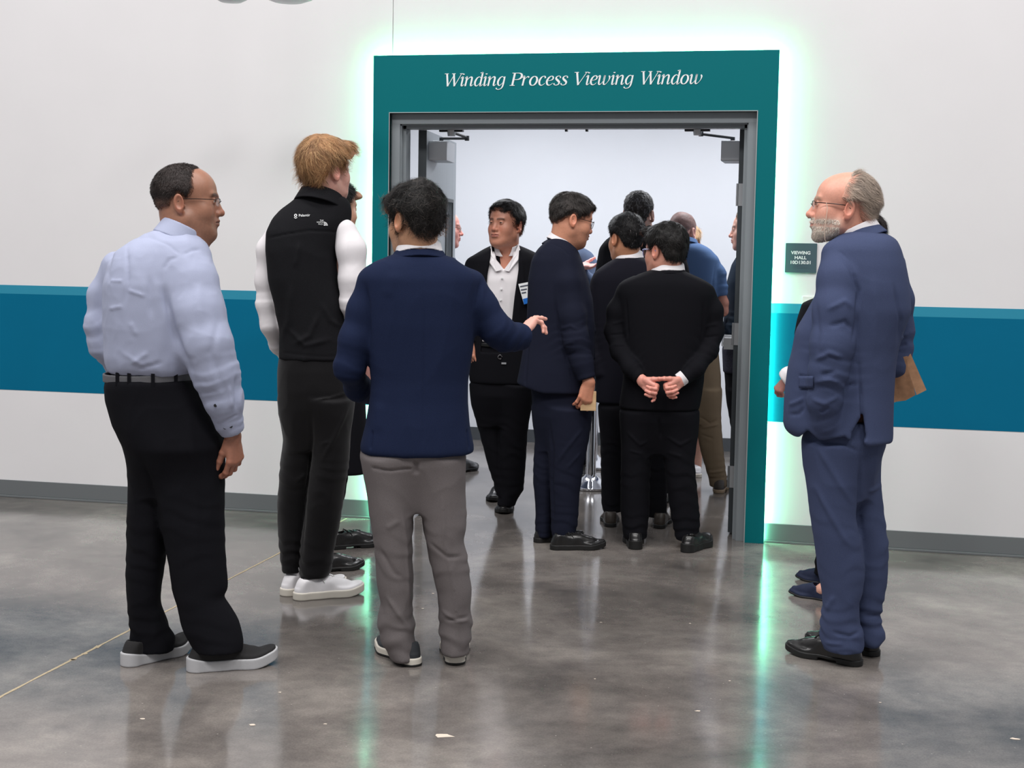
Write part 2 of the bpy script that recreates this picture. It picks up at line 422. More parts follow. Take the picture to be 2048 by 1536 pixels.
# lettering: italic serif glyphs built from strokes of varying width
def ser(x, y, w=.26): return [(x-w/2, y, .045), (x+w/2, y, .045)]
G = {
 'W': (1.22, [[(.08, 1, .13), (.33, 0, .13)], [(.33, .02, .05), (.68, 1, .045)], [(.60, 1, .13), (.84, 0, .13)], [(.84, .02, .05), (1.2, 1, .045)], ser(.06, .98, .3), ser(.6, .98, .28), ser(1.2, .98, .26)]),
 'V': (.86, [[(.08, 1, .14), (.36, 0, .13)], [(.36, .02, .05), (.82, 1, .045)], ser(.06, .98, .32), ser(.82, .98, .28)]),
 'P': (.78, [[(.16, 0, .14), (.16, 1, .14)], [(.1, .975, .045), (.45, .975, .05), (.64, .9, .11), (.7, .73, .15), (.62, .55, .11), (.42, .475, .05), (.16, .475, .045)], ser(.16, .02, .36), ser(.08, .98, .2)]),
 'i': (.32, [[(-.02, .6, .03), (.07, .7, .08), (.13, .66, .12), (.13, .12, .12), (.18, .03, .09), (.26, .06, .035), (.33, .15, .03)], [(.135, .9, .13), (.136, .935, .15), (.137, .97, .13)]]),
 'n': (.70, [[(-.02, .6, .03), (.07, .7, .08), (.12, .66, .12), (.12, 0, .12)], [(.14, .4, .03), (.28, .63, .05), (.42, .71, .09), (.51, .6, .13), (.51, .12, .12), (.56, .03, .09), (.64, .06, .035), (.71, .15, .03)]]),
 'd': (.70, [[(.5, .6, .04), (.36, .715, .05), (.2, .62, .1), (.1, .33, .14), (.16, .07, .1), (.28, .01, .06), (.4, .12, .035), (.5, .3, .03)], [(.36, 1.03, .04), (.48, 1.03, .07), (.53, .98, .12), (.53, .12, .12), (.58, .03, .09), (.66, .06, .035), (.73, .15, .03)]]),
 'g': (.66, [[(.5, .6, .04), (.36, .715, .05), (.2, .62, .1), (.1, .36, .14), (.16, .1, .1), (.28, .03, .06), (.4, .14, .035), (.5, .3, .03)], [(.53, .72, .1), (.53, .4, .12), (.52, .0, .11), (.44, -.2, .07), (.26, -.28, .045), (.1, -.24, .06), (.07, -.16, .11)]]),
 'r': (.52, [[(-.02, .6, .03), (.07, .7, .08), (.12, .66, .12), (.12, 0, .12)], [(.14, .4, .03), (.26, .62, .04), (.38, .7, .07), (.45, .62, .12)]]),
 'o': (.66, [[(.33, .715, .05), (.17, .62, .11), (.08, .36, .14), (.15, .1, .11), (.31, .01, .05), (.47, .1, .11), (.56, .36, .14), (.49, .62, .11), (.33, .715, .05)]]),
 'c': (.54, [[(.45, .56, .12), (.42, .68, .08), (.3, .71, .05), (.16, .6, .11), (.08, .34, .14), (.15, .09, .11), (.28, .01, .06), (.42, .07, .04), (.5, .18, .03)]]),
 'e': (.56, [[(.12, .34, .03), (.3, .37, .035), (.46, .47, .09), (.46, .63, .1), (.34, .715, .05), (.17, .6, .11), (.08, .33, .14), (.15, .09, .11), (.29, .01, .06), (.43, .07, .04), (.52, .18, .03)]]),
 's': (.50, [[(.42, .56, .1), (.4, .67, .06), (.27, .715, .05), (.14, .64, .09), (.14, .51, .13), (.27, .38, .15), (.4, .25, .13), (.39, .09, .09), (.24, .01, .05), (.09, .06, .06), (.06, .16, .1)]]),
 'w': (1.0, [[(-.02, .6, .03), (.07, .7, .08), (.13, .64, .12), (.13, .2, .12), (.2, .03, .09), (.34, .12, .035), (.46, .4, .03), (.48, .7, .05), (.48, .7, .12), (.48, .2, .12), (.55, .03, .09), (.7, .1, .035), (.84, .35, .05), (.86, .58, .11), (.78, .7, .07)]]),
}
def catmull(P, m=6):
    P = [np.array(p, float) for p in P]; out = []
    if len(P) < 3: return P
    for i in range(len(P)-1):
        a, b, c, d = P[max(i-1, 0)], P[i], P[i+1], P[min(i+2, len(P)-1)]
        for t in np.linspace(0, 1, m, endpoint=False): out.append(.5*((2*b)+(c-a)*t+(2*a-5*b+4*c-d)*t*t+(3*b-a-3*c+d)*t**3))
    out.append(P[-1]); return out
def glyph(mb, ch, ox, oz, s, sx, y):
    for k, st in enumerate(G[ch][1]):
        P = catmull(st); yy = y-.00012*k; n = len(mb.V)
        for i, p in enumerate(P):
            a = P[max(i-1, 0)]; b = P[min(i+1, len(P)-1)]; t = (b-a)[:2]; t = t/(np.linalg.norm(t)+1e-9); nn = np.array([-t[1], t[0]])*p[2]/2
            for sg in (1, -1):
                q = p[:2]+nn*sg; mb.V.append((ox+(q[0]+.2*q[1])*s*sx, yy, oz+q[1]*s))
        mb.F += [(n+2*i, n+2*i+1, n+2*i+3, n+2*i+2) for i in range(len(P)-1)]
S_ = .0655; za = wall(887, 174.5, PF)[2]; zb = wall(1407, 164.5, PF)[2]; zt = (za+zb)/2-.002
for word, xa, xb in [('Winding', 95, 537), ('Process', 565, 977), ('Viewing', 1012, 1441), ('Window', 1480, 1930)]:
    X0 = wall(860+xa*580/2048, 165, PF)[0]; X1 = wall(860+xb*580/2048, 165, PF)[0]
    adv = sum(G[c][0] for c in word); sx = (X1-X0)/((adv+.1)*S_); x = X0-.19; mb = MB()
    for c in word: glyph(mb, c, x, zt, S_, sx, PF-.0022); x += G[c][0]*S_*sx
    o = mb.build('lettering', M_white, portal); o['label'] = 'white italic word ' + word
    mdf = o.modifiers.new('solid', 'SOLIDIFY'); mdf.thickness = .0012

# steel door frame
frame = empty('door_1', ((FXL+FXR)/2, 0, 0)); frame['kind'] = 'structure'
cx_ = (FXL+FXR)/2
def fr(name, mb, m=M_steel, parent=None, label=None, **k):
    mb.V = [(v[0]-cx_, v[1], v[2]) for v in mb.V]; o = mb.build(name, m, parent or frame, **k)
    if label: o['label'] = label
    return o
IXL, IXR, IZ = -.727, 1.104, 2.13
fr('door_frame', MB().box((FXL, -.012, 0), (IXL, .0, IZ)).box((IXR, -.012, 0), (FXR, .0, IZ)).box((FXL, -.012, IZ), (FXR, .0, FZ)), bevel=.0008)
fr('door_frame', MB().box((FXL, 0, 0), (IXL+.006, TH, IZ)).box((IXR-.006, 0, 0), (FXR, TH, IZ)).box((FXL, 0, IZ-.006), (FXR, TH, FZ)))
mb = MB(); sx_ = .016
mb.box((IXL+.006, .03, 0), (IXL+.006+sx_, .1, IZ-.006)); mb.box((IXR-.006-sx_, .03, 0), (IXR-.006, .1, IZ-.006)); mb.box((IXL+.006, .03, IZ-.006-sx_), (IXR-.006, .1, IZ-.006))
fr('door_stop', mb)
# strike / latch box on the head of the frame, small black magnets
for px_ in (1133, 1174):
    c = wall(px_, 261, .12); fr('door_magnet', MB().box((c[0]-.006, .105, c[2]-.006), (c[0]+.006, .13, IZ-.006)), M_blackp)

# left leaf
def leaf(name, hx, ang, lab, side):
    r = empty(name, (hx, TH-.01, 0), ang); tag(r, lab, 'door')
    Wd, T, H = .9, .045, 2.112
    w0, w1 = .60, .78     # vision lite along the leaf
    mb = MB()
    mb.box((.0, -T/2*0-T, .012), (w0, 0, H)); mb.box((w1, -T, .012), (Wd, 0, H)); mb.box((w0, -T, 1.75), (w1, 0, H)); mb.box((w0, -T, .012), (w1, 0, 1.0))
    mb.build('door_leaf', M_doorpaint, r, bevel=.001)
    MB().box((-.002, -T, .012), (0, 0, H)).build('shaded_leaf_edge', M_darksteel, r)  # thin sheet in darker grey: shade on the leaf edge put into colour
    fb = MB()
    for ya, yb in ((-T-.006, -T), (0, .006)):
        fb.box((w0-.02, ya, .98), (w0, yb, 1.77)).box((w1, ya, .98), (w1+.02, yb, 1.77)).box((w0, ya, 1.75), (w1, yb, 1.77)).box((w0, ya, .98), (w1, yb, 1.0))
    fb.build('lite_frame', M_darksteel, r)
    MB().box((w0, -T/2-.003, 1.0), (w1, -T/2+.003, 1.75)).build('glass_pane', M_glass, r)
    MB().rbox((.06, -T-.10 if side < 0 else .0, 1.955), (.30, -T if side < 0 else .10, 2.06), .01, 1).build('door_closer', M_closer, r, bevel=.002)
    for z in (.25, 1.0, 1.72):
        MB().box((-.0045, -T+.004, z), (0.0, -.002, z+.115)).build('hinge', M_alu, r)
        MB().tube([(-.004, .004, z), (-.004, .004, z+.115)], .006, 8).build('hinge_knuckle', M_alu, r)
    ph = MB()
    yb = -T if side < 0 else 0; yy = yb-.05 if side < 0 else .05
    ph.tube([(.12, yy, 1.0), (.84, yy, 1.0)], .016, 10); ph.box((.10, min(yb, yy)-.01, .97), (.17, max(yb, yy)+.01, 1.03)); ph.box((.80, min(yb, yy)-.01, .965), (.88, max(yb, yy)+.01, 1.035))
    ph.build('push_bar', M_alu, r)
    return r
import mathutils
LA = math.radians(95)
leafL = leaf('door_leaf_assembly', -.672, LA, 'open pale grey door leaf with narrow glass on the left of the doorway', -1)
leafR = leaf('door_leaf_assembly', 1.05, math.radians(89.5), 'open grey door leaf seen edge-on along the right of the doorway', 1)
# closer arms: from a shoe under the frame head to the cover on each leaf
def closer_arm(leafo, pivot_local, shoe, elbow):
    inv = leafo.matrix_basis.inverted(); L = lambda p: inv@Vector(p)
    pv = Vector(pivot_local)
    mb = MB(); mb.tube([pv, pv+Vector((0, 0, .03))], .012, 10)
    mb.tube([pv+Vector((0, 0, .025)), L(elbow)], .007, 8); mb.tube([L(elbow)+Vector((0, 0, -.012)), L(elbow)+Vector((0, 0, .014))], .013, 10)
    mb.tube([L(elbow)+Vector((0, 0, .005)), L(shoe)], .008, 8)
    mb.build('closer_arm', M_darksteel, leafo)
    s = L(shoe); mb = MB(); mb.tube([s+Vector((0, 0, -.022)), s+Vector((0, 0, .016))], [.02, .026], 12)
    mb.build('arm_shoe', M_alu, leafo)
def sh(px_, py_, y): c = wall(px_, py_, y); return (c[0], c[1], c[2])
leafL.matrix_basis = Matrix.Translation(leafL.location)@Matrix.Rotation(LA, 4, 'Z'); leafR.matrix_basis = Matrix.Translation(leafR.location)@Matrix.Rotation(math.radians(89.5), 4, 'Z')
closer_arm(leafL, (.16, -.045-.05, 2.055), sh(903, 264, .13), sh(934, 277, .3))
closer_arm(leafR, (.16, .05, 2.055), sh(1395, 262, .13), sh(1402, 268, .26))
mb = MB(); 
for px_ in (903, 1395):
    c = wall(px_, 258, .13); mb.box((c[0]-.065, .115, IZ-.03), (c[0]+.065, .145, IZ-.006))
fr('arm_bracket', mb, M_blackp)

# sign plaque by the door
a = wall(1571.5, 486, -.008); b_ = wall(1632.5, 546, -.008)
pl = empty('sign_plaque', ((a[0]+b_[0])/2, 0, (a[2]+b_[2])/2)); tag(pl, 'small grey-green room sign reading viewing hall beside the doorway', 'sign')
hw, hh = (b_[0]-a[0])/2, (a[2]-b_[2])/2
MB().rbox((-hw, -.009, -hh), (hw, -.001, hh), .003, 1).build('plaque', M_sign, pl, bevel=.0008)
def text(s, size, mtx, m, parent, name='lettering', ext=.0006, sx=1., bold=0.):
    c = bpy.data.curves.new(name, 'FONT'); c.body = s; c.size = size; c.align_x = 'CENTER'; c.align_y = 'CENTER'; c.extrude = ext; c.offset = bold; c.resolution_u = 3
    o = bpy.data.objects.new('tmp', c); COL.objects.link(o); dg = bpy.context.evaluated_depsgraph_get(); me = bpy.data.meshes.new_from_object(o.evaluated_get(dg)); bpy.data.objects.remove(o)
    me.name = name; me.transform(Matrix.Diagonal((sx, 1, 1, 1))); me.transform(mtx); return link(name, me, m, parent)
RX = Matrix.Rotation(math.pi/2, 4, 'X')
def px2(lx, ly): return (lx/1728*90+1560, ly/1536*80+480)
for s, lx, ly, wd in [('VIEWING', 800, 497, 745), ('HALL', 785, 683, 455), ('10D130.01', 790, 868, 765)]:
    c = wall(*px2(lx, ly), -.01); c0 = wall(*px2(lx-wd/2, ly), -.01); c1 = wall(*px2(lx+wd/2, ly), -.01)
    o = text(s, .0225, Matrix.Identity(4), M_white, pl, bold=.0006)
    xs = [v.co.x for v in o.data.vertices]; k = (c1[0]-c0[0])/(max(xs)-min(xs))
    o.data.transform(Matrix.Translation((c[0]-pl.location.x, -.0095, c[2]-pl.location.z))@RX@Matrix.Diagonal((k, 1, 1, 1)))
mb = MB(); random.seed(8)
for r in range(2):
    for i in range(9 if r else 7):
        for dx in (0, .0024):
            for dz in (0, .0024, .0048):
                if random.random() < .5:
                    x = -.034+i*.0078+dx; z = -.036-r*.012-dz; mb.box((x-.0007, -.0098, z-.0007), (x+.0007, -.009, z+.0007))
mb.build('braille_dots', M_sign, pl)
# switch plate partly behind the man on the right
a = wall(1604.5, 592, 0); sp = empty('wall_plate', (a[0]+.035, 0, a[2]-.057)); tag(sp, 'white wall plate at the left edge of the blue-suited man', 'switch')
MB().rbox((-.035, -.007, -.057), (.035, 0, .057), .006, 1).build('plate', M_plate, sp, bevel=.001)
MB().box((-.016, -.011, -.032), (.016, -.006, .032)).build('rocker', M_plate, sp, bevel=.001)

# ceiling-hung fittings whose undersides just reach the top edge of the picture
for px_, wd in ((462, .17), (577, .24)):
    c = wall(px_, 2, -.9)
    o = empty('hanging_sensor', (c[0], c[1], 0)); 
    mb = MB(); mb.lathe((0, 0, c[2]-.008), [(.002, 0), (wd*.3, .004), (wd*.48, .02), (wd*.5, .05), (wd*.3, .09), (.02, .1)], 24); mb.tube([(0, 0, c[2]+.09), (0, 0, 4.6)], .008, 8)
    mb.build('housing', M_alu, o, smooth=True)
    tag(o, 'hanging pale fitting nearest the wall seam, its underside at the top edge' if px_ > 500 else 'small hanging pale fitting at the top edge, farther from the wall seam', 'ceiling fitting')

# stanchions in the viewing hall
def stanchion(px_, py_, lab, base=None):
    c = floorp(px_, py_) if base is None else base; o = empty('stanchion', (c[0], c[1], 0)); tag(o, lab, 'barrier post', 'chrome barrier posts in the viewing hall')
    MB().lathe((0, 0, 0), [(.16, 0), (.165, .004), (.165, .016), (.155, .022), (.08, .045), (.04, .075), (.034, .085)], 48).build('base', M_chrome, o, smooth=True)
    MB().lathe((0, 0, .08), [(.031, 0), (.031, .80), (.028, .81)], 32).build('post', M_chrome, o, smooth=True)
    MB().lathe((0, 0, .89), [(.036, 0), (.036, .06), (.03, .075), (.01, .08)], 32).build('cap', M_chrome, o, smooth=True)
stanchion(1181, 975, 'chrome barrier post directly behind the man holding the wood block')
stanchion(1172, 930, 'second chrome barrier post farther back, its base seen beside the first', floorp(1186, 934)*1.0)

# ================================================================ people
def skinmat(): 
    return mat('skin', (200, 150, 120), .42, var=.05, vscale=120, bump=.12, bscale=400, attr=True, sss=.12, spec=.5)
M_skin = skinmat()
M_hair = mat('hair', (30, 26, 24), .55, attr=True, var=.12, vscale=300, spec=.25, bump=.1, bscale=500)
M_eye = mat('eye', (235, 230, 225), .1, attr=True)
def cloth(name, c, **k):
    d = dict(rough=.85, var=.09, vscale=500, bump=.25, bscale=700, sheen=.0, spec=.12); d.update(k); return mat(name, c, **d)
M_shirtblue = cloth('pale_blue_shirt', (166, 172, 196), rough=.75, sheen=.05, var=.03)
M_blacktr = cloth('black_trouser', (18, 18, 23))
M_vest = cloth('black_fleece', (25, 25, 28), var=.16, bump=.5, bscale=420, vscale=350)
M_vesttr = cloth('black_trouser_satin', (20, 19, 21), rough=.6, sheen=.1)
M_whiteshirt = cloth('white_shirt', (232, 228, 230), rough=.7, sheen=.03, var=.02, bump=.08)
M_navyj = cloth('navy_jacket', (27, 36, 62), var=.12)
M_greytr = cloth('grey_trouser', (112, 106, 106), var=.1, vscale=420)
M_bluesuit = cloth('blue_suit', (66, 75, 104), var=.1)
M_navysuit = cloth('dark_navy_suit', (27, 30, 45), var=.1)
M_blacksuit = cloth('black_suit', (16, 16, 21), var=.12)
M_darkgreysuit = cloth('charcoal_suit', (24, 24, 33), var=.12)
M_polo = cloth('blue_polo', (84, 110, 150), var=.06)
M_khaki = cloth('khaki_trouser', (124, 108, 88), var=.08)
M_slate = cloth('slate_blue_shirt', (98, 112, 138), var=.06)
M_teal = cloth('dark_teal_jacket', (44, 54, 66), var=.1)
M_check = cloth('grey_check', (58, 58, 70), var=.25, vscale=120)
M_leather = mat('black_leather', (24, 23, 23), .3, bump=.15, bscale=250, coat=.2)
M_brleather = mat('brown_leather', (52, 44, 38), .45, bump=.15, bscale=250)
M_knit = mat('black_knit', (30, 29, 30), .85, bump=.5, bscale=600, var=.1, vscale=500)
M_wleather = mat('white_leather', (232, 230, 232), .45, bump=.06, bscale=200)
M_wsole = mat('white_rubber', (222, 220, 216), .55)
M_gsole = mat('cream_rubber', (214, 208, 196), .55)
M_knitsole = mat('pale_grey_foam', (186, 186, 188), .6, bump=.2, bscale=120)
M_bsole = mat('black_rubber', (18, 18, 18), .55)
M_canvas = mat('black_canvas', (38, 42, 46), .75, bump=.3, bscale=600)
M_lace = mat('lace', (225, 224, 220), .8); M_blace = mat('black_lace', (18, 18, 20), .8)
M_sock = mat('white_ribbed_sock', (226, 224, 226), .9, var=.08, vscale=60, stretch=(6, 6, .2), bump=.5, bscale=80)
M_belt = mat('grey_belt', (92, 92, 96), .6, bump=.2, bscale=300)
M_blackbelt = mat('black_belt', (16, 16, 17), .35)
M_specs = mat('dark_metal_frame', (40, 34, 34), .3, .7); M_goldspecs = mat('pale_metal_frame', (150, 120, 100), .25, .8)
M_blueplastic = mat('blue_white_frame', (120, 130, 190), .3)
M_lens = mat('lens', (235, 238, 240), .03, alpha=.22, spec=.9)
M_navyflat = mat('navy_suede', (24, 34, 62), .8, var=.1, vscale=80)

def clmp(x, a=0., b=1.): return np.clip(x, a, b)
def sstep(x, a, b): t = np.clip((x-a)/(b-a), 0, 1); return t*t*(3-2*t)
class Person:
    def __init__(s, base, label, yaw=None):
        B = floorp(*base) if len(base) == 2 else np.array(base, float); s.B = B
        f = B-CAM; f[2] = 0; f /= np.linalg.norm(f); s.F = f; s.R = np.array([f[1], -f[0], 0])
        s.top = empty('person', B); s.ang = math.atan2(s.R[1], s.R[0]); s.top.rotation_euler = (0, 0, s.ang)
        tag(s.top, label, 'person'); s.A = np.stack([s.R, s.F, [0, 0, 1]], 1)  # local->world columns
        s.bodyV = []; s.bodyF = []; s.bodyC = []; s.n = 0
    def L(s, px_, py_, d=0.):
        v = ray(px_, py_); t = (d-(CAM-s.B)@s.F)/(v@s.F); P = CAM+v*t-s.B
        return np.array([P@s.R, P@s.F, P[2]])
    def fl(s, px_, py_):
        P = floorp(px_, py_)-s.B; return np.array([P@s.R, P@s.F, 0.])
    def rows(s, rr, th, d0=0.):
        out = []
        for r in rr:
            y, xl, xr_ = r[:3]; d = r[3] if len(r) > 3 else d0; t = r[4] if len(r) > 4 else th
            a, b = s.L(xl, y, d), s.L(xr_, y, d); out.append(((a[2]+b[2])/2, (a[0]+b[0])/2, d, abs(b[0]-a[0])/2, t))
        return out
    def chainpx(s, pts):
        P = [s.L(p[0], p[1], p[2]) for p in pts]; k = [np.linalg.norm(s.L(p[0]+1, p[1], p[2])-s.L(p[0], p[1], p[2])) for p in pts]
        return P, [p[3]*q for p, q in zip(pts, k)]
    def mesh(s, name, f, mt, res=.006, box=None, folds=(), wr=(), joints=(), seed=0, relaxn=1, label=None, parent=None, hem=None):
        V, Q = surfnet(f, box[0], box[1], res)
        if relaxn: V = relax(V, Q, relaxn)
        N = vnormals(V, Q); disp = np.zeros(len(V))
        for i, (amp, sc) in enumerate(wr):     # broad soft folds: ridged, stretched noise
            q = V*np.asarray(sc); q = q+.35*np.stack([vnoise(q*.7+3.1, seed+9), vnoise(q*.7+7.7, seed+5), vnoise(q*.7, seed+3)], 1)
            n = vnoise(q, seed+i); disp += amp*(1-2*np.abs(n)**.8)*.7
        for c, ax, lam, amp, rad in joints:    # compression folds around a joint
            c = np.asarray(c); ax = np.asarray(ax, float); ax /= np.linalg.norm(ax); q = V-c
            m = np.exp(-(q**2).sum(1)/(rad*rad)); u = q@ax
            ph = 2*math.pi*u/lam+4.5*vnoise(V*8, seed+21)+1.8*vnoise(V*18, seed+22)
            disp += amp*m*(np.sin(ph)+.25*np.sin(2*ph))*(.5+.5*vnoise(V*9, seed+31))
        for pts, amp, wd in folds:
            P = np.array([s.L(x, y, -.1) for x, y in pts])[:, [0, 2]]; d = np.full(len(V), 9.)
            sl_ = np.r_[0, np.cumsum(np.linalg.norm(np.diff(P, axis=0), axis=1))]; S_l = np.zeros(len(V))
            for i in range(len(P)-1):
                e = P[i+1]-P[i]; wv = V[:, [0, 2]]-P[i]; t = np.clip((wv@e)/(e@e), 0, 1); dd = np.linalg.norm(wv-t[:, None]*e, axis=1)
                S_l = np.where(dd < d, (sl_[i]+t*np.linalg.norm(e))/sl_[-1], S_l); d = np.minimum(d, dd)
            ef = .12 if wd < .0045 else .3
            fade = sstep(S_l, 0, ef)*sstep(1-S_l, 0, ef)
            disp += np.where(N[:, 1] < .1, amp*fade*np.exp(-(d/wd)**2), 0)
        V = V+N*disp[:, None]
        o = np_mesh(name, V, Q, mt, parent or s.top)
        if label: o['label'] = label
        return o
    def bodypart(s, V, Fc, C):
        s.bodyV.append(V); s.bodyF.append(Fc+s.n); s.bodyC.append(np.broadcast_to(C, (len(V), 3)) if np.ndim(C) < 2 else C); s.n += len(V)
    def finish(s):
        np_mesh('body', np.concatenate(s.bodyV), np.concatenate(s.bodyF), M_skin, s.top, np.concatenate(s.bodyC))
    # simple core under the clothes, so the figure is one whole body
    def core(s, pelvis, neck, feet, skin, hands=()):
        p, n = np.array(pelvis), np.array(neck)
        def f(P):
            d = smin(rc(P, p, p*.3+n*.7, .085, .08), rc(P, p*.3+n*.7, n, .08, .045), .04)
            for lg in getattr(s, 'legs', ()):
                d = smin(d, chain(P, [q[0] for q in lg], [q[1] for q in lg]), .02)
            for c in hands:
                c = [np.array(q) for q in c]; d = smin(d, chain(P, c, [.028, .022, .018][:len(c)]), .02)
            return d
        al = np.array([p, n]+[np.array(x) for x in feet]+[np.array(q) for c in hands for q in c])
        V, Q = surfnet(f, al.min(0)-.15, al.max(0)+.15, .02); s.bodypart(V, Q, lin(skin))

def rot(ax, a):
    return np.array(Matrix.Rotation(a, 3, ax))
def hand(pp_, W, dirn, back, side, skin, curls, thumb=(35, 15), sc=1., spread=4., res=.0017, arm=None):
    """five-fingered hand; side=+1/-1 puts the thumb along +/-(dirn x back)"""
    d = np.array(dirn, float); d /= np.linalg.norm(d); bk = np.array(back, float); bk -= d*(bk@d); bk /= np.linalg.norm(bk); sd = np.cross(d, bk)*side
    W = np.array(W, float)
    lat = [.029, .0095, -.0095, -.027]; bl = [.088, .091, .086, .078]; ph = [(.043, .026, .022), (.047, .029, .023), (.043, .027, .023), (.034, .020, .020)]; r0 = [.0094, .0096, .0092, .0082]
    fingers = []
    for i in range(4):
        b = W+(d*bl[i]+sd*lat[i])*sc; a = math.radians(spread*(1.5-i)); v = d*math.cos(a)+sd*math.sin(a); pts = [b]; ang = 0
        for j in range(3):
            ang += math.radians(curls[i][j]); dv = v*math.cos(ang)-bk*math.sin(ang); pts.append(pts[-1]+dv*ph[i][j]*sc)
        fingers.append((pts, [r0[i]*sc*k for k in (1.06, 1., .92, .78)]))
    ta, tc = [math.radians(x) for x in thumb[:2]]; tb = math.radians(thumb[2]) if len(thumb) > 2 else .5
    b = W+(d*.018+sd*.020-bk*.006)*sc; v = d*math.cos(ta)+sd*math.sin(ta); v = v*math.cos(tb)-bk*math.sin(tb); pts = [b]; 
    v /= np.linalg.norm(v); ax = d*math.cos(ta*.4)-bk*.4; ax /= np.linalg.norm(ax)
    for j, l in enumerate((.044, .033, .028)):
        pts.append(pts[-1]+v*l*sc); v = v*math.cos(tc)+ax*math.sin(tc); v /= np.linalg.norm(v)
    fingers.append((pts, [x*sc for x in (.0155, .0125, .0108, .009)]))
    aw = W-d*.09 if arm is None else np.array(arm)
    Rm = np.stack([sd, d, bk], 1)
    def f(P):
        pm = smin(rc(P, W+sd*.010*sc, W+(d*bl[0]+sd*lat[0]*.86)*sc, .0165*sc, .0135*sc), rc(P, W-sd*.010*sc, W+(d*bl[3]+sd*lat[3]*.86)*sc, .0165*sc, .0125*sc), .02)
        pm = smin(pm, rc(P, W, W+(d*bl[1]+sd*lat[1]*.8)*sc, .017*sc, .0138*sc), .012); pm = smin(pm, rc(P, W, W+(d*bl[2]+sd*lat[2]*.8)*sc, .017*sc, .0135*sc), .012)
        pm = smin(pm, ell(P, W+(d*.04+sd*.022-bk*.01)*sc, (.015*sc, .03*sc, .013*sc), Rm), .012)
        pm = smin(pm, ell(P, W+(d*.045-sd*.022-bk*.008)*sc, (.011*sc, .032*sc, .012*sc), Rm), .012)
        ar = smin(rc(P, W+sd*.009*sc, aw+sd*.006*sc, .019*sc, .019*sc), rc(P, W-sd*.009*sc, aw-sd*.006*sc, .019*sc, .019*sc), .01)
        pm = smin(pm, ar, .015)
        fd = None
        for pts, rs in fingers:
            e = chain(P, pts, rs, .002)
            kn = np.minimum(sph(P, pts[1], rs[1]*1.08), sph(P, pts[2], rs[2]*1.08)); e = smin(e, kn, .004)
            fd = e if fd is None else smin(fd, e, .0014)
        return smin(pm, fd, .0065)
    al = np.array([p for pts, _ in fingers for p in pts]+[W, aw])
    V, Q = surfnet(f, al.min(0)-.035, al.max(0)+.035, res)
    c = np.array(lin(skin))[None]*np.ones((len(V), 1)); red = np.array([1.12, .86, .82])
    dd = np.full(len(V), 9.)
    for pts, rs in fingers: 
        for q in (pts[1], pts[2], pts[3], pts[0]): dd = np.minimum(dd, np.linalg.norm(V-q, axis=1))
    m = np.exp(-(dd/.012)**2)[:, None]*.5; c = c*(1-m)+c*red*m
    tips = np.stack([pts[3]+(pts[3]-pts[2])/np.linalg.norm(pts[3]-pts[2])*.002+bk*.006*0 for pts, _ in fingers])
    for (pts, rs) in fingers:
        tdir = pts[3]-pts[2]; tdir /= np.linalg.norm(tdir); nb = bk-tdir*(bk@tdir); nb /= np.linalg.norm(nb)+1e-9
        q = V-(pts[3]+nb*rs[3]*.9); m = (np.exp(-((q@tdir)/.006)**2-((q@np.cross(tdir, nb))/.0055)**2-((q@nb)/.003)**2))[:, None]*.6
        c = c*(1-m)+np.minimum(c*1.3+.05, 1)*m
    pp_.bodypart(V, Q, c)
    return sd

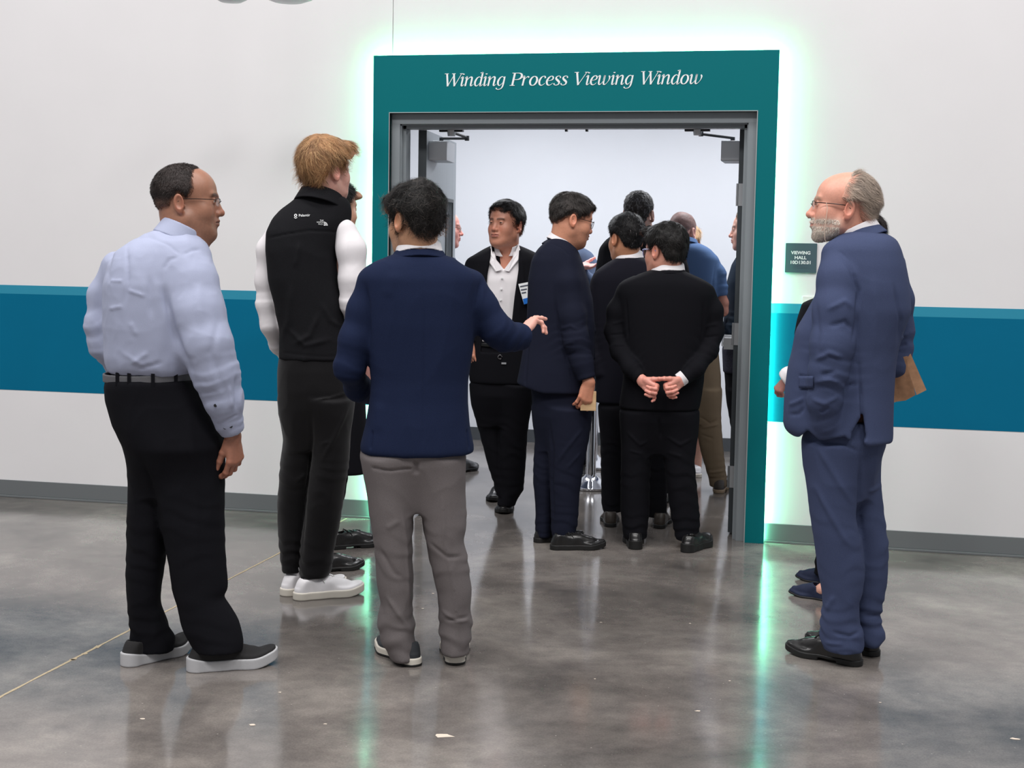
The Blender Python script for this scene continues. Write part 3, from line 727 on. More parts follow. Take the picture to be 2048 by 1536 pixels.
HAIRPOLY = [(.10, .20), (.088, .100), (.075, .086), (.056, .072), (.043, .045), (.022, .010), (.004, .008), (-.012, .036), (-.034, .010), (-.048, -.035), (-.07, -.052), (-.14, -.058), (-.15, .20)]
def head(pp_, o, psi, pitch=0., roll=0., s=1., skin=(190, 135, 105), hair=None, neck=None, nr=.056, hd=None, res=.0022, glasses=None, beard=None, brow=(40, 30, 26), lips=None, eyes=True, bald_shine=False):
    hd = hd or {}; g = lambda k, d: hd.get(k, d)
    a = math.radians(psi); fwd = np.array([math.sin(a), math.cos(a), 0]); rt = np.array([math.cos(a), -math.sin(a), 0]); up = np.array([0, 0, 1.])
    R0 = np.stack([rt, fwd, up], 1)                         # head->local columns; x = person's right
    Rm = R0@rot('X', -math.radians(pitch))@rot('Y', math.radians(roll))
    O = pp_.L(*o) if len(o) == 3 and abs(o[0]) > 5 else np.array(o); s_ = s
    toH = lambda P: ((P-O)@Rm)/s_
    nk = toH(np.array(neck)[None])[0] if neck is not None else np.array([0, -.02, -.16])
    wd, jw = g('w', 1.), g('jaw', 1.); nl = g('nose', 1.); ch = g('chin', 0.); fat = g('fat', 0.)
    def skull(q):
        d = smin(ell(q, (0, -.014, .055), (.076*wd, .098, .082)), ell(q, (0, .036, .046), (.061*wd, .055, .062)), .03)
        d = smin(d, ell(q, (0, .034, -.022), (.058*jw, .057, .076)), .03)
        x = np.abs(q[:, 0]); qs = np.stack([x, q[:, 1], q[:, 2]], 1)
        d = smin(d, rc(qs, (.047*jw, .002, -.044), (.017, .070+ch, -.086), .020+fat, .020+fat), .03)
        d = smin(d, sph(q, (0, .080+ch, -.088), .0175), .02)
        return d, qs
    def f(P):
        q = toH(P).astype(F32); d, x = skull(q)
        d = smin(d, rc(q, (0, -.025, -.03), nk, nr/s_, nr*1.12/s_), .035)
        if fat: d = smin(d, ell(q, (0, .03, -.085), (.045, .045, .03+fat)), .03)
        d = smin(d, sph(x, (.040, .056, -.008), .026), .025)
        d = smin(d, rc(x, (.034, .055, -.030), (.030, .058, -.065), .026, .022), .03)
        d = smin(d, rc(q, (0, .083, .030), (0, .094, -.010), .011, .015), .012)
        d = smin(d, rc(x, (.002, .090, .036), (.04, .078, .042), .010, .008), .014)
        d = smax(d, -sph(x, (.032, .108, .020), .0165), .012)
        d = smin(d, rc(q, (0, .090, .028), (0, .089+.020*nl, -.012), .0078, .0100), .010)
        d = smin(d, sph(q, (0, .090+.021*nl, -.016), .0112), .006)
        d = smin(d, sph(x, (.0135, .097+.004*nl, -.019), .0088), .006)
        d = smax(d, -sph(x, (.007, .104, -.0275), .0038), .003)
        d = smin(d, ell(q, (0, .086, -.046), (.030, .019, .024)), .014)
        d = smin(d, chain(x, [(.0, .1035, -.0425), (.011, .1018, -.0425), (.024, .0925, -.047)], [.0052, .005, .0032]), .005)
        d = smin(d, chain(x, [(.0, .1015, -.0535), (.012, .1, -.053), (.022, .0925, -.049)], [.0062, .0058, .0032]), .005)
        d = smax(d, -chain(x, [(.0, .1105, -.0482), (.012, .108, -.0478), (.025, .0975, -.0485)], [.0022, .0022, .002]), .003)
        lid = sph(x, (.032, .0805, .021), .0138); lid = smax(lid, -ell(x, (.033, .0965, .0205), (.0128, .014, g('slit', .0036))), .0015)
        d = smin(d, lid, .003)
        # ears
        th = .38; Re = np.array([[math.cos(th), -math.sin(th), 0], [math.sin(th), math.cos(th), 0], [0, 0, 1]]).T
        tl = rot('X', .15); Rr = Re@tl
        e = ell(x, (.082*wd, -.022, .006), (.0085, .0185, .0325), Rr)
        e = smax(e, -ell(x, (.0905*wd, -.020, .010), (.0085, .0125, .0215), Rr), .004)
        e = smin(e, sph(x, (.078*wd, -.012, -.022), .008), .008); e = smin(e, sph(x, (.078*wd, -.006, .0), .0055), .004)
        return smin(d, e, .006)*s_
    c0 = O; ext = .16*s_
    lo = np.minimum(c0-ext, c0); lo = c0-[ext, ext, .14*s_]; hi = c0+[ext, ext, .165*s_]
    if neck is not None:
        nn = np.array(neck); lo = np.minimum(lo, nn-.05); hi = np.maximum(hi, nn+.05); lo[2] = max(lo[2], nn[2]-.03)
    V, Q = surfnet(f, lo, hi, res)
    q = toH(V); x = np.abs(q[:, 0]); y, z = q[:, 1], q[:, 2]
    base = np.array(lin(skin)); C = np.tile(base, (len(V), 1))
    def blend(c, m): 
        nonlocal C
        m = np.clip(m, 0, 1)[:, None]; C = C*(1-m)+np.asarray(c)*m
    n1 = vnoise(q*30, 5)*.5+.5
    blend(base*[1.12, .80, .74], .45*np.exp(-((x-.036)/.02)**2-((z+.012)/.02)**2)*(y > .03)*(.6+.4*n1))
    blend(base*[1.12, .78, .72], .5*np.exp(-((x)/.016)**2-((z+.012)/.016)**2)*(y > .09))
    blend(base*[1.15, .78, .72], .5*sstep(x, .078, .088)*(np.abs(z-.005) < .04))
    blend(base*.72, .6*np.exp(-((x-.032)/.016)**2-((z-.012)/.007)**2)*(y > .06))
    lc = np.array(lin(lips)) if lips else base*[.92, .58, .55]
    blend(lc, np.exp(-((z+.0485)/.0085)**4)*(x < .025)*(y > .088)*.8)
    blend(base*.35, np.exp(-((z+.0482)/.0016)**2)*(x < .024)*(y > .088)*.8)
    bz = .0385+.004*np.cos((x-.03)/.02*1.4)
    blend(lin(brow), sstep(.0065-np.abs(z-bz), -.001, .0025)*sstep(x, .008, .014)*(1-sstep(x, .047, .054))*(y > .055)*(.65+.35*n1))
    if beard:
        bc, bs = beard; jl = sstep(-z, .012, .04)*sstep(y, -.015, .02)*(z > -.135)*(1-np.exp(-((z+.0485)/.007)**2)*(x < .024))
        mus = np.exp(-((z+.032)/.009)**2)*(x < .03)*(y > .08)
        blend(lin(bc), bs*np.clip(np.maximum(jl*(1-.6*np.exp(-((x-.035)/.02)**2-((z+.02)/.02)**2)), mus), 0, 1)*(.5+.6*(vnoise(q*260, 8)*.5+.5)))
    pp_.bodypart(V, Q, C)
    if beard and beard[1] > .5:
        N_ = vnormals(V, Q); ok = np.nonzero((np.maximum(jl*(1-.6*np.exp(-((x-.035)/.02)**2-((z+.02)/.02)**2)), mus) > .62) & (np.abs(z+.0485) > .006))[0]
        rng = np.random.default_rng(3); id_ = rng.choice(ok, 5200); n = N_[id_]; dn = np.array([0, 0, -1.])+rng.normal(0, .5, (5200, 3)); dn += fwd*.5
        dn -= n*(dn*n).sum(1)[:, None]; dn /= np.linalg.norm(dn, axis=1)[:, None]; ln = rng.uniform(.004, .009, 5200)[:, None]; sd_ = np.cross(dn, n)
        pts = [V[id_]+(dn*t+n*(.5*t*(1-.4*t)))*ln for t in (0, .5, 1)]; SV = np.stack([pts[k]+sd_*w_*.0007 for k, a_ in ((0, 1), (1, .8), (2, .2)) for w_ in (-a_, a_)], 1).reshape(-1, 3)
        b0 = np.arange(5200)*6; SF = np.concatenate([np.stack([b0+2*k, b0+2*k+1, b0+2*k+3, b0+2*k+2], 1) for k in range(2)])
        bc_ = np.array(lin(bc))*rng.uniform(.7, 1.25, 5200)[:, None]*np.where(rng.random(5200) < .18, .55, 1)[:, None]
        np_mesh('beard', SV, SF, M_hair, pp_.top, np.repeat(bc_, 6, axis=0))
    if eyes:
        u_, v_ = np.meshgrid(np.linspace(0, math.pi, 17), np.linspace(0, 2*math.pi, 24, endpoint=False), indexing='ij')
        D = np.stack([np.sin(u_)*np.cos(v_), np.cos(u_), np.sin(u_)*np.sin(v_)], -1).reshape(-1, 3)
        an = np.arccos(np.clip(D[:, 1], -1, 1)); col = np.tile(lin((190, 175, 165)), (len(D), 1)); col[an < .60] = lin((52, 36, 28)); col[an < .22] = (0.004, .004, .004)
        F_ = np.array([(i*24+j, i*24+(j+1) % 24, (i+1)*24+(j+1) % 24, (i+1)*24+j) for i in range(16) for j in range(24)])
        for sx in (-1, 1): np_mesh('eye', (np.array([sx*.032, .0805, .021])+D*.0125)*s_@Rm.T+O, F_, M_eye, pp_.top, col)
    H = dict(O=O, R=Rm, s=s_)
    if hair:
        hp = [(a_-.014, b_) for a_, b_ in hair.get('poly', HAIRPOLY)]; T = hair.get('t', .012); hc = np.array(lin(hair['col'])); hv = hair.get('var', .35)
        blobs = hair.get('blobs', ()); grain = hair.get('grain', .0025); gs = np.array(hair.get('gs', (90, 30, 90)))
        seed = hair.get('seed', 1)
        def hf(P):
            q = toH(P).astype(F32); d, x = skull(q); d = smin(d, rc(q, (0, -.025, -.03), nk, nr/s_, nr*1.12/s_), .035)
            m = poly2(q[:, 1], q[:, 2], hp)
            for hole in hair.get('bald', ()): m = smax(m, -ell(q, *hole), .008)
            tp = hair.get('top', 1.); tt = T*(1+(tp-1)*sstep(q[:, 2], .04, .12)); tt = tt*(1-.55*sstep(-q[:, 2], .0, .05))
            r = d-tt*sstep(-m, -.002, hair.get('fade', .02))+.004*sstep(m, -.006, .002)
            r = smax(r, m-.002, .004)
            for c, rr in blobs: r = smin(r, ell(q, c, rr), .012)
            e = np.abs(q[:, 0]); er = ell(np.stack([e, q[:, 1], q[:, 2]], 1), (.084*wd, -.020, .002), (.014, .021, .034)); r = smax(r, -er, .004)
            return r*s_
        lo2 = O-[.165*s_]*3; hi2 = O+[.165*s_, .165*s_, .19*s_]
        HV, HQ = surfnet(hf, lo2, hi2, res*1.15); N = vnormals(HV, HQ); qh = toH(HV)
        nz = vnoise(qh*gs+.6*vnoise(qh*20, seed)[:, None], seed)+.5*vnoise(qh*gs*2.1, seed+1)
        HV = HV+N*(nz*grain*s_)[:, None]
        shade = 1+hv*vnoise(qh*gs*.9, seed+4)+hv*.5*vnoise(qh*25, seed+6)
        cc = hc[None]*np.clip(shade, .3, 2)[:, None]
        c2 = hair.get('side')       # thinner hair at the sides lets the skin show
        if c2: m = (sstep(-qh[:, 2], -c2[1], -c2[1]+c2[2])*sstep(-qh[:, 1], -.07, -.02))[:, None]*c2[3]; cc = cc*(1-m)+np.array(lin(c2[0]))*m
        c3 = hair.get('grey')
        if c3: m = (sstep(vnoise(qh*gs*1.5, seed+9), .0, .6))[:, None]*c3[1]; cc = cc*(1-m)+np.array(lin(c3[0]))*m
        pe = -poly2(qh[:, 1], qh[:, 2], hp); fe = hair.get('edge', .012); m = ((1-sstep(pe+.35*fe*vnoise(qh*120, seed+12), 0, fe))*.8*(qh[:, 2] < .12))[:, None]
        cc = cc*(1-m)+np.array(lin(skin))*m
        # strands: tapered ribbons lying along the flow
        ns = hair.get('n', 5000); rng = np.random.default_rng(seed); vis = np.nonzero(poly2(qh[:, 1], qh[:, 2], hp) < -.001)[0]
        SV = []; SF = []; SCc = []
        if ns and len(vis):
            id_ = rng.choice(vis, ns); P0 = HV[id_]; n = N[id_]; qq = qh[id_]; ln = hair.get('len', .014)*s_*rng.uniform(.5, 1.3, ns)
            flow = hair.get('flow', 'down')
            wh = np.array([0, -.035, .12]); fd = qq-wh          # flow away from the crown whorl
            fd = fd/(np.linalg.norm(fd, axis=1)[:, None]+1e-6)
            if flow == 'back': fd = np.stack([qq[:, 0]*2, -np.ones(ns)*.8, -np.ones(ns)*.45], 1)
            if flow == 'fwd': fd = np.stack([qq[:, 0]*1.5, np.ones(ns)*.7, -np.ones(ns)*.5], 1)
            fl_ = fd@Rm.T; lk = hair.get('lock', 38.); ms_ = hair.get('mess', .25); fl_ += ms_*(1.9*np.stack([vnoise(qq*lk, seed+40), vnoise(qq*lk+5.5, seed+41), vnoise(qq*lk+9.1, seed+42)], 1)+rng.normal(0, .38, (ns, 3))); fl_ -= n*(fl_*n).sum(1)[:, None]; fl_ /= np.linalg.norm(fl_, axis=1)[:, None]+1e-6
            lift = hair.get('lift', .35)*rng.uniform(.5, 1.6, ns)[:, None]; curl = hair.get('curl', 0.)
            side = np.cross(fl_, n); K = 5; pts = []; ph = (3.5*vnoise(qq*lk, seed+50)+rng.uniform(0, 1.2, ns))[:, None]
            for k in range(K):
                t = k/(K-1); pts.append(P0-n*.001+(fl_*t+n*(lift*t*(1-hair.get('droop', .5)*t)))*ln[:, None]+side*curl*ln[:, None]*np.sin(ph+t*4.5)*t-np.array([0, 0, 1])*hair.get('grav', .12)*ln[:, None]*t*t)
            wdt = hair.get('wd', .0011)*s_
            for k in range(K):
                wk = wdt*(1-.85*k/(K-1)); SV.append(pts[k]-side*wk); SV.append(pts[k]+side*wk)
            SV = np.stack(SV, 1).reshape(-1, 3)
            b0 = np.arange(ns)*2*K; SF = np.concatenate([np.stack([b0+2*k, b0+2*k+1, b0+2*k+3, b0+2*k+2], 1) for k in range(K-1)])
            br = np.clip(rng.normal(1.05, hv*.5, ns)*(1+hv*.9*vnoise(qq*lk*1.3, seed+60)), .3, 2.3)[:, None]; sc_ = cc[id_]*br
            if hair.get('hi'): m = (rng.random(ns) < hair['hi'][1])[:, None]; sc_ = np.where(m, np.array(lin(hair['hi'][0])), sc_)
            SCc = np.repeat(sc_, 2*K, axis=0)
            HVV = np.concatenate([HV, SV]); HQ = np.concatenate([HQ, SF+len(HV)]); cc = np.concatenate([cc, SCc])
        else: HVV = HV
        np_mesh('hair', HVV, HQ, M_hair, pp_.top, cc)
    if glasses:
        gm, gh, gw, zz, full = glasses
        T_ = lambda p: tuple((np.array(p)*s_)@Rm.T+O)
        mb = MB(); gy = .1065+g('gy', 0)
        lens = []
        for sx in (-1, 1):
            pts = []
            for k in range(20):
                t = 2*math.pi*k/20; ct, st = math.cos(t), math.sin(t); ex = .5
                xx = abs(ct)**ex*math.copysign(1, ct)*gw/2; z_ = abs(st)**ex*math.copysign(1, st)*gh/2
                pts.append((sx*.033+xx, gy-((sx*.033+xx)**2)*3.2, zz+z_))
            lens.append(pts)
            if full: mb.tube([T_(p) for p in pts+[pts[0]]], gm[1], 6, cap=False)
            else: mb.tube([T_(p) for p in pts[0:11]], gm[1], 6)
            xo = .033+gw/2; yo = gy-xo*xo*3.2
            mb.tube([T_((sx*xo, yo, zz+gh*.3)), T_((sx*(xo+.010), yo-.008, zz+gh*.3)), T_((sx*.076*wd, .03, zz+gh*.25)), T_((sx*.081*wd, -.010, zz+gh*.15)), T_((sx*.080*wd, -.034, zz-.012))], gm[1]*1.25, 6)
        mb.tube([T_((-.033+gw/2, gy-.001, zz+.002)), T_((0, gy+.004, zz+.006)), T_((.033-gw/2, gy-.001, zz+.002))], gm[1], 6)
        for sx in (-1, 1): mb.tube([T_((sx*.012, gy-.001, zz)), T_((sx*.010, gy-.010, zz-.006))], gm[1]*.7, 5)
        go = mb.build('glasses', gm[0], pp_.top, smooth=True)
        for pts in lens:
            c = np.mean(pts, 0); V_ = [T_(c)]+[T_(p) for p in pts]; pyd('lens', V_, [(0, i+1, (i+1) % 20+1) for i in range(20)], M_lens, go)
    H['T'] = lambda p: (np.array(p)*s_)@Rm.T+O
    return H

def shoe(pp_, heel, toe, L=None, up=None, sole=None, style='oxford', mats=None, sc=1., lift=0., w=1., yawp=None):
    """heel / toe are photograph pixels of the sole on the floor, or local points"""
    h = pp_.fl(*heel) if len(heel) == 2 else np.array(heel, float); t = pp_.fl(*toe) if len(toe) == 2 else np.array(toe, float)
    v = t-h; v[2] = 0; Ln = np.linalg.norm(v); v /= Ln; Ln = L or Ln; k = Ln/.29; x_ = np.array([v[1], -v[0], 0])
    R = np.stack([x_, v, [0, 0, 1]], 1); mu, ms, ml = mats
    hs = {'oxford': .022, 'loafer': .026, 'knit': .034, 'sneaker': .030, 'canvas': .030, 'flat': .010}[style]
    def toL(P): q = (P-h)@R/k; q = q.astype(F32); q[:, 0] /= w; return q
    def out2(q, g=0.):
        q2 = q.copy(); q2[:, 2] = 0
        d = smin(rc(q2, (0, .034, 0), (0, .10, 0), .034, .031), rc(q2, (.003, .10, 0), (.006, .205, 0), .031, .047), .03)
        nr_ = .036 if style in ('sneaker', 'canvas', 'knit') else .03
        return smin(d, rc(q2, (.005, .20, 0), (.002, .29-nr_, 0), .046, nr_), .03)+g
    tz = lambda q: .013*np.clip((q[:, 1]-.19)/.1, 0, 1)**2*(1.6 if style == 'knit' else 1)
    def fs(P):
        q = toL(P); d2 = out2(q, -.002 if style in ('knit', 'sneaker', 'canvas') else -.0005); z = q[:, 2]-tz(q)
        top = hs*(1+(.35 if style == 'knit' else 0)*sstep(-q[:, 1], -.07, -.0)) ; 
        d = smax(smax(d2, z-top, .004), -z, .003)
        if style == 'oxford': d = smax(d, -smax(np.abs(q[:, 1]-.115)-.035, q[:, 2]-.010, .003), .003)
        return d*k
    def fu(P):
        q = toL(P); z0 = tz(q); qq = q.copy(); qq[:, 2] -= z0
        hi_ = {'flat': .03}.get(style, .058)
        d = smin(rc(qq, (0, .036, .03), (0, .05, hi_), .031, .03), rc(qq, (0, .05, hi_-.008), (.003, .15, .045), .034, .034), .02)
        d = smin(d, rc(qq, (.003, .14, .042), (.005, .20, .030), .034, .030), .02)
        d = smin(d, rc(qq, (.005, .19, .026), (.002, .255, .022), .034, .020), .025)
        d = smin(d, smax(out2(q, .004), qq[:, 2]-hs-.010, .01), .012)
        d = smax(d, out2(q, .0025), .004); d = smax(d, hs*.7-qq[:, 2], .002)
        if style == 'flat':
            d = smax(d, -ell(q, (0, .10, .05), (.030, .085, .038)), .004)
        else:
            d = smax(d, -rc(q, (0, .055, .075), (0, .06, .2), .026, .03), .004)
        return d*k
    al = np.array([h, h+v*Ln]); lo = al.min(0)-[.07, .07, .004]; hi = al.max(0)+[.07, .07, .13]
    V, Q = surfnet(fu, lo, hi, .0028); ob = np_mesh('shoe', V, Q, mu, pp_.top)
    V, Q = surfnet(fs, lo, hi, .0028); V[:, 2] = np.maximum(V[:, 2], 0); np_mesh('sole', V, Q, ms, ob)
    if style == 'canvas':
        V, Q = surfnet(lambda P: smax(fs(P)-.0012, P[:, 2]-.010-tz(toL(P))*k, .002), lo, hi, .003); V[:, 2] = np.maximum(V[:, 2], 0); np_mesh('outsole', V, Q, M_bsole, ob)
    if ml:
        mb = MB(); T_ = lambda p: h+R@(np.array(p)*[w, 1, 1]*k)
        def surfz(x, y):
            zs = np.linspace(.13, .01, 60); P = np.array([T_((x, y, z)) for z in zs]); d = fu(P); i = np.argmax(d < .0008); return zs[i]
        for i in range(5):
            y = .098+i*.017; r = .020-.001*i
            pts = []
            for xx in np.linspace(-r, r, 6): yy = y+(.006 if i % 2 else -.006)*xx/r; pts.append(T_((xx, yy, surfz(xx, yy)+.0012)))
            mb.tube(pts, .0021*k, 5)
        zz = surfz(0, .094)
        for sx in (-1, 1):
            mb.tube([T_((0, .094, zz+.003)), T_((sx*.016, .088, zz+.008)), T_((sx*.030, .092, zz-.004)), T_((sx*.020, .1, zz-.001)), T_((0, .095, zz+.004))], .0021*k, 5)
            mb.tube([T_((0, .094, zz+.003)), T_((sx*.022, .104, zz-.002)), T_((sx*.036, .112, zz-.018))], .0018*k, 5)
        mb.build('laces', ml, ob, smooth=True)
    return ob
def sleeve(pp_, pts, end=None):
    P, rs = pp_.chainpx(pts); e = np.array(P[-1]); d = e-np.array(P[-2]); d /= np.linalg.norm(d)
    P2 = P[:-1]+[e+d*.03]; 
    def f(Q): return smax(chain(Q, P2, rs, .03), (Q-e.astype(F32))@d.astype(F32), .004)
    return f, P, rs, d
def garment(pp_, name, mt, torso, arms=(), th=.13, k=.035, res=.0058, extra=None, cut=None, d0=0., n=2.4, topk=.04, **kw):
    R_ = pp_.rows(torso, th, d0); sl = [sleeve(pp_, a) for a in arms]
    ex = extra or []
    def f(P):
        d = loft(P, R_, n, topk)
        for s_ in sl: d = smin(d, s_[0](P), k)
        for e in ex: d = smin(d, e(P), .012)
        if cut is not None: d = smax(d, cut(P), .006)
        return d
    R = np.array(R_); al = [[r[1]-r[3], r[2]-r[4], r[0]] for r in R_]+[[r[1]+r[3], r[2]+r[4], r[0]] for r in R_]
    for s_ in sl: al += [list(np.array(p)-x) for p, x in zip(s_[1], s_[2])]+[list(np.array(p)+x) for p, x in zip(s_[1], s_[2])]
    al = np.array(al); lo, hi = al.min(0)-.03, al.max(0)+.03; hi[2] += .05
    jn = list(kw.pop('joints', ()))
    for s_ in sl:
        P = s_[1]
        if len(P) >= 4:
            m = max(1, len(P)//2); ax = np.array(P[m])-np.array(P[m-1]); jn.append((P[m], ax, .042, .0032, .095))
        jn.append((P[-2], s_[3], .03, .0022, .06))
    o = pp_.mesh(name, f, mt, res, (lo, hi), joints=jn, **kw); return o, f
def trousers(pp_, mt, top, legs, th=.12, res=.006, k=.03, ankle=.004, **kw):
    T_ = pp_.rows(top, th); Ls = []
    lo_ = min(T_); T_.append((lo_[0]-.06, lo_[1], lo_[2], lo_[3]*.93, lo_[4]*.84)); T_.append((lo_[0]-.17, lo_[1], lo_[2], lo_[3]*.66, lo_[4]*.5))
    for rr, ttop, tbot, dtop, dbot in legs:
        y0, y1 = rr[0][0], rr[-1][0]
        Ls.append(pp_.rows([(y, a, b, dtop+(dbot-dtop)*(y-y0)/(y1-y0), ttop+(tbot-ttop)*min(1, (y-y0)/(y1-y0)*1.3)) for y, a, b in rr], th))
    pp_.legs = []
    for L_ in Ls:
        t = sorted(L_); t = t if len(t) < 5 else t[1::max(1, len(t)//5)]; pp_.legs.append([((r[1], r[2], r[0]), min(r[3], r[4])*.45) for r in t])
    def f(P):
        d = loft(P, T_, 2.3, .01)
        e = None
        for L_ in Ls:
            q = loft(P, L_, 2.15, .006); e = q if e is None else smin(e, q, .008)
        return smin(d, e, k)
    al = [[r[1]-r[3], r[2]-r[4], r[0]] for L_ in Ls+[T_] for r in L_]+[[r[1]+r[3], r[2]+r[4], r[0]] for L_ in Ls+[T_] for r in L_]
    al = np.array(al); jn = list(kw.pop('joints', ()))
    for L_ in Ls:
        srt = sorted(L_); z0, z1 = srt[0][0], srt[-1][0]
        def cen(z): return [np.interp(z, [r[0] for r in srt], [r[i] for r in srt]) for i in (1, 2)]
        zk = z0+(z1-z0)*.52; c = cen(zk); jn.append(((c[0], c[1], zk), (.25, 0, 1), .065, .0036, .13))
        c = cen(z0+.07); jn.append(((c[0], c[1], z0+.07), (.15, 0, 1), .055, ankle, .10))
    return pp_.mesh('trousers', f, mt, res, (al.min(0)-.03, al.max(0)+.03), joints=jn, **kw)
def ring(pp_, name, mt, c, nrm, r, h, t, taper=.2, ex=1., res=.0035, sub=None, label=None):
    c = np.array(c); f = lambda P: band(P, c, nrm, r, h, t, taper, ex)
    f2 = f if sub is None else (lambda P: smax(f(P), sub(P), .003))
    V, Q = surfnet(f2, c-r*1.5-.03, c+r*1.5+.03, res); o = np_mesh(name, V, Q, mt, pp_.top)
    if label: o['label'] = label
    return o
def wr(a1=.006, s1=(5, 5, 2.6), a2=.0028, s2=(13, 13, 7)): return ((a1, s1), (a2, s2))

# ------------------------------------------------ man in the pale blue shirt, far left
p = Person((345, 1328), 'balding man in pale blue shirt and black trousers at far left, looking right through glasses')
nk = p.L(372, 500, .0)
bodyf = np.array([.75, .66, 0])
arms = [[(378, 522, -.05, 40), (386, 565, -.09, 49), (395, 624, -.125, 53), (412, 690, -.15, 52), (431, 749, -.15, 45), (446, 800, -.14, 36), (455, 838, -.12, 25), (465, 864, -.11, 21)],
        [(232, 530, .10, 28), (205, 590, .13, 27), (197, 650, .12, 25), (205, 690, .12, 25), (235, 735, .22, 20), (262, 750, .3, 16)]]
o, shf = garment(p, 'shirt', M_shirtblue, [(452, 322, 392, 0, .055), (470, 292, 400, .0, .08), (486, 258, 412, 0, .12), (505, 232, 420, 0, .14), (530, 216, 422, 0, .155), (570, 207, 415, .0, .17), (620, 206, 408, .01, .18), (680, 209, 402, .02, .185), (715, 208, 398, .02, .18), (734, 212, 394, .02, .172), (746, 216, 390, .02, .155)], arms, th=.17,
    wr=((.005, (4, 4, 3)), (.003, (11, 11, 8)), (.0012, (30, 30, 22))), seed=3,
    folds=[([(268, 478), (300, 476), (340, 492), (362, 512)], -.0025, .004), ([(362, 512), (385, 502), (405, 498)], -.003, .005), ([(322, 545), (330, 590), (345, 650), (362, 700), (390, 755)], -.014, .012),
           ([(255, 480), (258, 560), (250, 620)], -.004, .006), ([(300, 545), (303, 640)], -.005, .009), ([(222, 562), (247, 562)], .003, .004), ([(252, 578), (295, 592)], .004, .005), ([(217, 618), (250, 611)], .004, .005), ([(225, 500), (214, 560)], -.004, .007),
           ([(262, 640), (275, 672)], .003, .008), ([(300, 700), (260, 728)], .004, .007), ([(330, 720), (270, 738)], -.004, .007), ([(240, 700), (300, 736)], .003, .008), ([(440, 620), (420, 700), (450, 790)], -.004, .012), ([(395, 560), (400, 660)], .004, .015),
           ([(470, 740), (470, 800), (468, 825)], -.007, .006), ([(455, 760), (462, 815)], .006, .006), ([(480, 770), (476, 825)], .004, .005), ([(432, 845), (474, 822)], -.003, .004), ([(322, 545), (340, 520), (362, 512)], -.003, .005)])
ring(p, 'collar', M_shirtblue, p.L(359, 468, -.005), (.42, .10, .9), .074, .058, .0042, taper=.25, label='pale blue shirt collar', sub=None)
for bx, by in ((430, 809), (450, 856), (462, 853)):
    c = p.L(bx, by, -.17); zz = np.linspace(-.22, .02, 120); P_ = np.array([[c[0], q, c[2]] for q in zz]); dd_ = shf(P_.astype(F32)); yy = zz[np.argmax(dd_ < 0)] if (dd_ < 0).any() else -.15
    pb = MB().tube([(c[0], yy-.004, c[2]), (c[0], yy+.003, c[2])], .0055, 10); pb.build('button', M_blackp, p.top)
c0_ = p.L(302, 752, .02)
for lx in (234, 258, 306, 352):
    q = p.L(lx, 752, -.13); dx = q[0]-c0_[0]; yy = c0_[1]-math.sqrt(max(.163**2-dx*dx, 1e-4))
    MB().box((q[0]-.006, yy-.004, c0_[2]-.022), (q[0]+.006, yy+.004, c0_[2]+.022)).build('belt_loop', M_blacktr, p.top, bevel=.001)
trousers(p, M_blacktr, [(757, 213, 394, .02), (772, 210, 402, .02), (800, 211, 420, .02), (850, 224, 440, .01), (890, 246, 446, 0)],
    [([(870, 268, 446), (930, 285, 448), (1000, 306, 449), (1060, 320, 450), (1103, 333, 451), (1145, 341, 453), (1178, 347, 454), (1192, 350, 443), (1212, 356, 458), (1240, 362, 476), (1262, 368, 483), (1285, 384, 487), (1300, 392, 484)], .125, .075, 0, p.fl(430, 1338)[1]),
     ([(870, 240, 330), (915, 256, 345), (1022, 253, 340), (1103, 251, 334), (1143, 250, 327), (1180, 253, 320), (1205, 256, 320), (1235, 259, 332), (1255, 260, 340), (1275, 260, 352), (1300, 258, 348)], .11, .075, .03, p.fl(300, 1318)[1])], th=.165, seed=5, wr=wr(.005),
    folds=[([(269, 884), (300, 960), (333, 1105)], -.008, .01), ([(375, 800), (392, 1000), (392, 1180)], .003, .012)])
ring(p, 'belt', M_belt, p.L(302, 752, .02), (-.03, 0, 1), .157, .030, .004, taper=0, ex=1.0)
H = head(p, (374, 413, .02), 94, pitch=2, s=1.04, skin=(158, 112, 90), neck=nk, nr=.066, hd=dict(jaw=1.12, fat=.008, nose=1.05, w=1.0),
    hair=dict(poly=[(.075, .17), (.070, .129), (.052, .127), (.037, .117), (.035, .095), (.037, .074), (.042, .061), (.033, .037), (.014, .022), (-.012, .036), (-.030, .016), (-.036, -.004), (-.07, -.016), (-.13, -.024), (-.15, .17)], t=.007, col=(44, 36, 34), n=9000, len=.007, lift=.8, mess=.5, side=((140, 105, 90), .03, .03, .35), wd=.0009, grain=.0012, top=.6),
    glasses=((M_specs, .0011), .026, .050, .018, False), brow=(38, 26, 22), beard=((70, 55, 50), .25), lips=(125, 72, 62))
hand(p, p.L(466, 872, -.10), (.10, .02, -1), (.62, -.78, 0), 1, (158, 108, 88), [(28, 30, 15), (32, 34, 15), (34, 36, 18), (38, 38, 18)], thumb=(18, 12, 25), sc=.98, arm=p.L(458, 835, -.10))
shoe(p, (374, 1343), (553, 1324), style='knit', mats=(M_knit, M_knitsole, M_blace))
shoe(p, (247, 1334), (378, 1296), style='knit', mats=(M_knit, M_knitsole, M_blace))
p.core(p.L(305, 830, 0), nk, [p.fl(420, 1340), p.fl(285, 1325)], (158, 112, 90), [[p.L(380, 530, -.05), p.L(412, 690, -.1), p.L(460, 850, -.1)]])
p.finish()

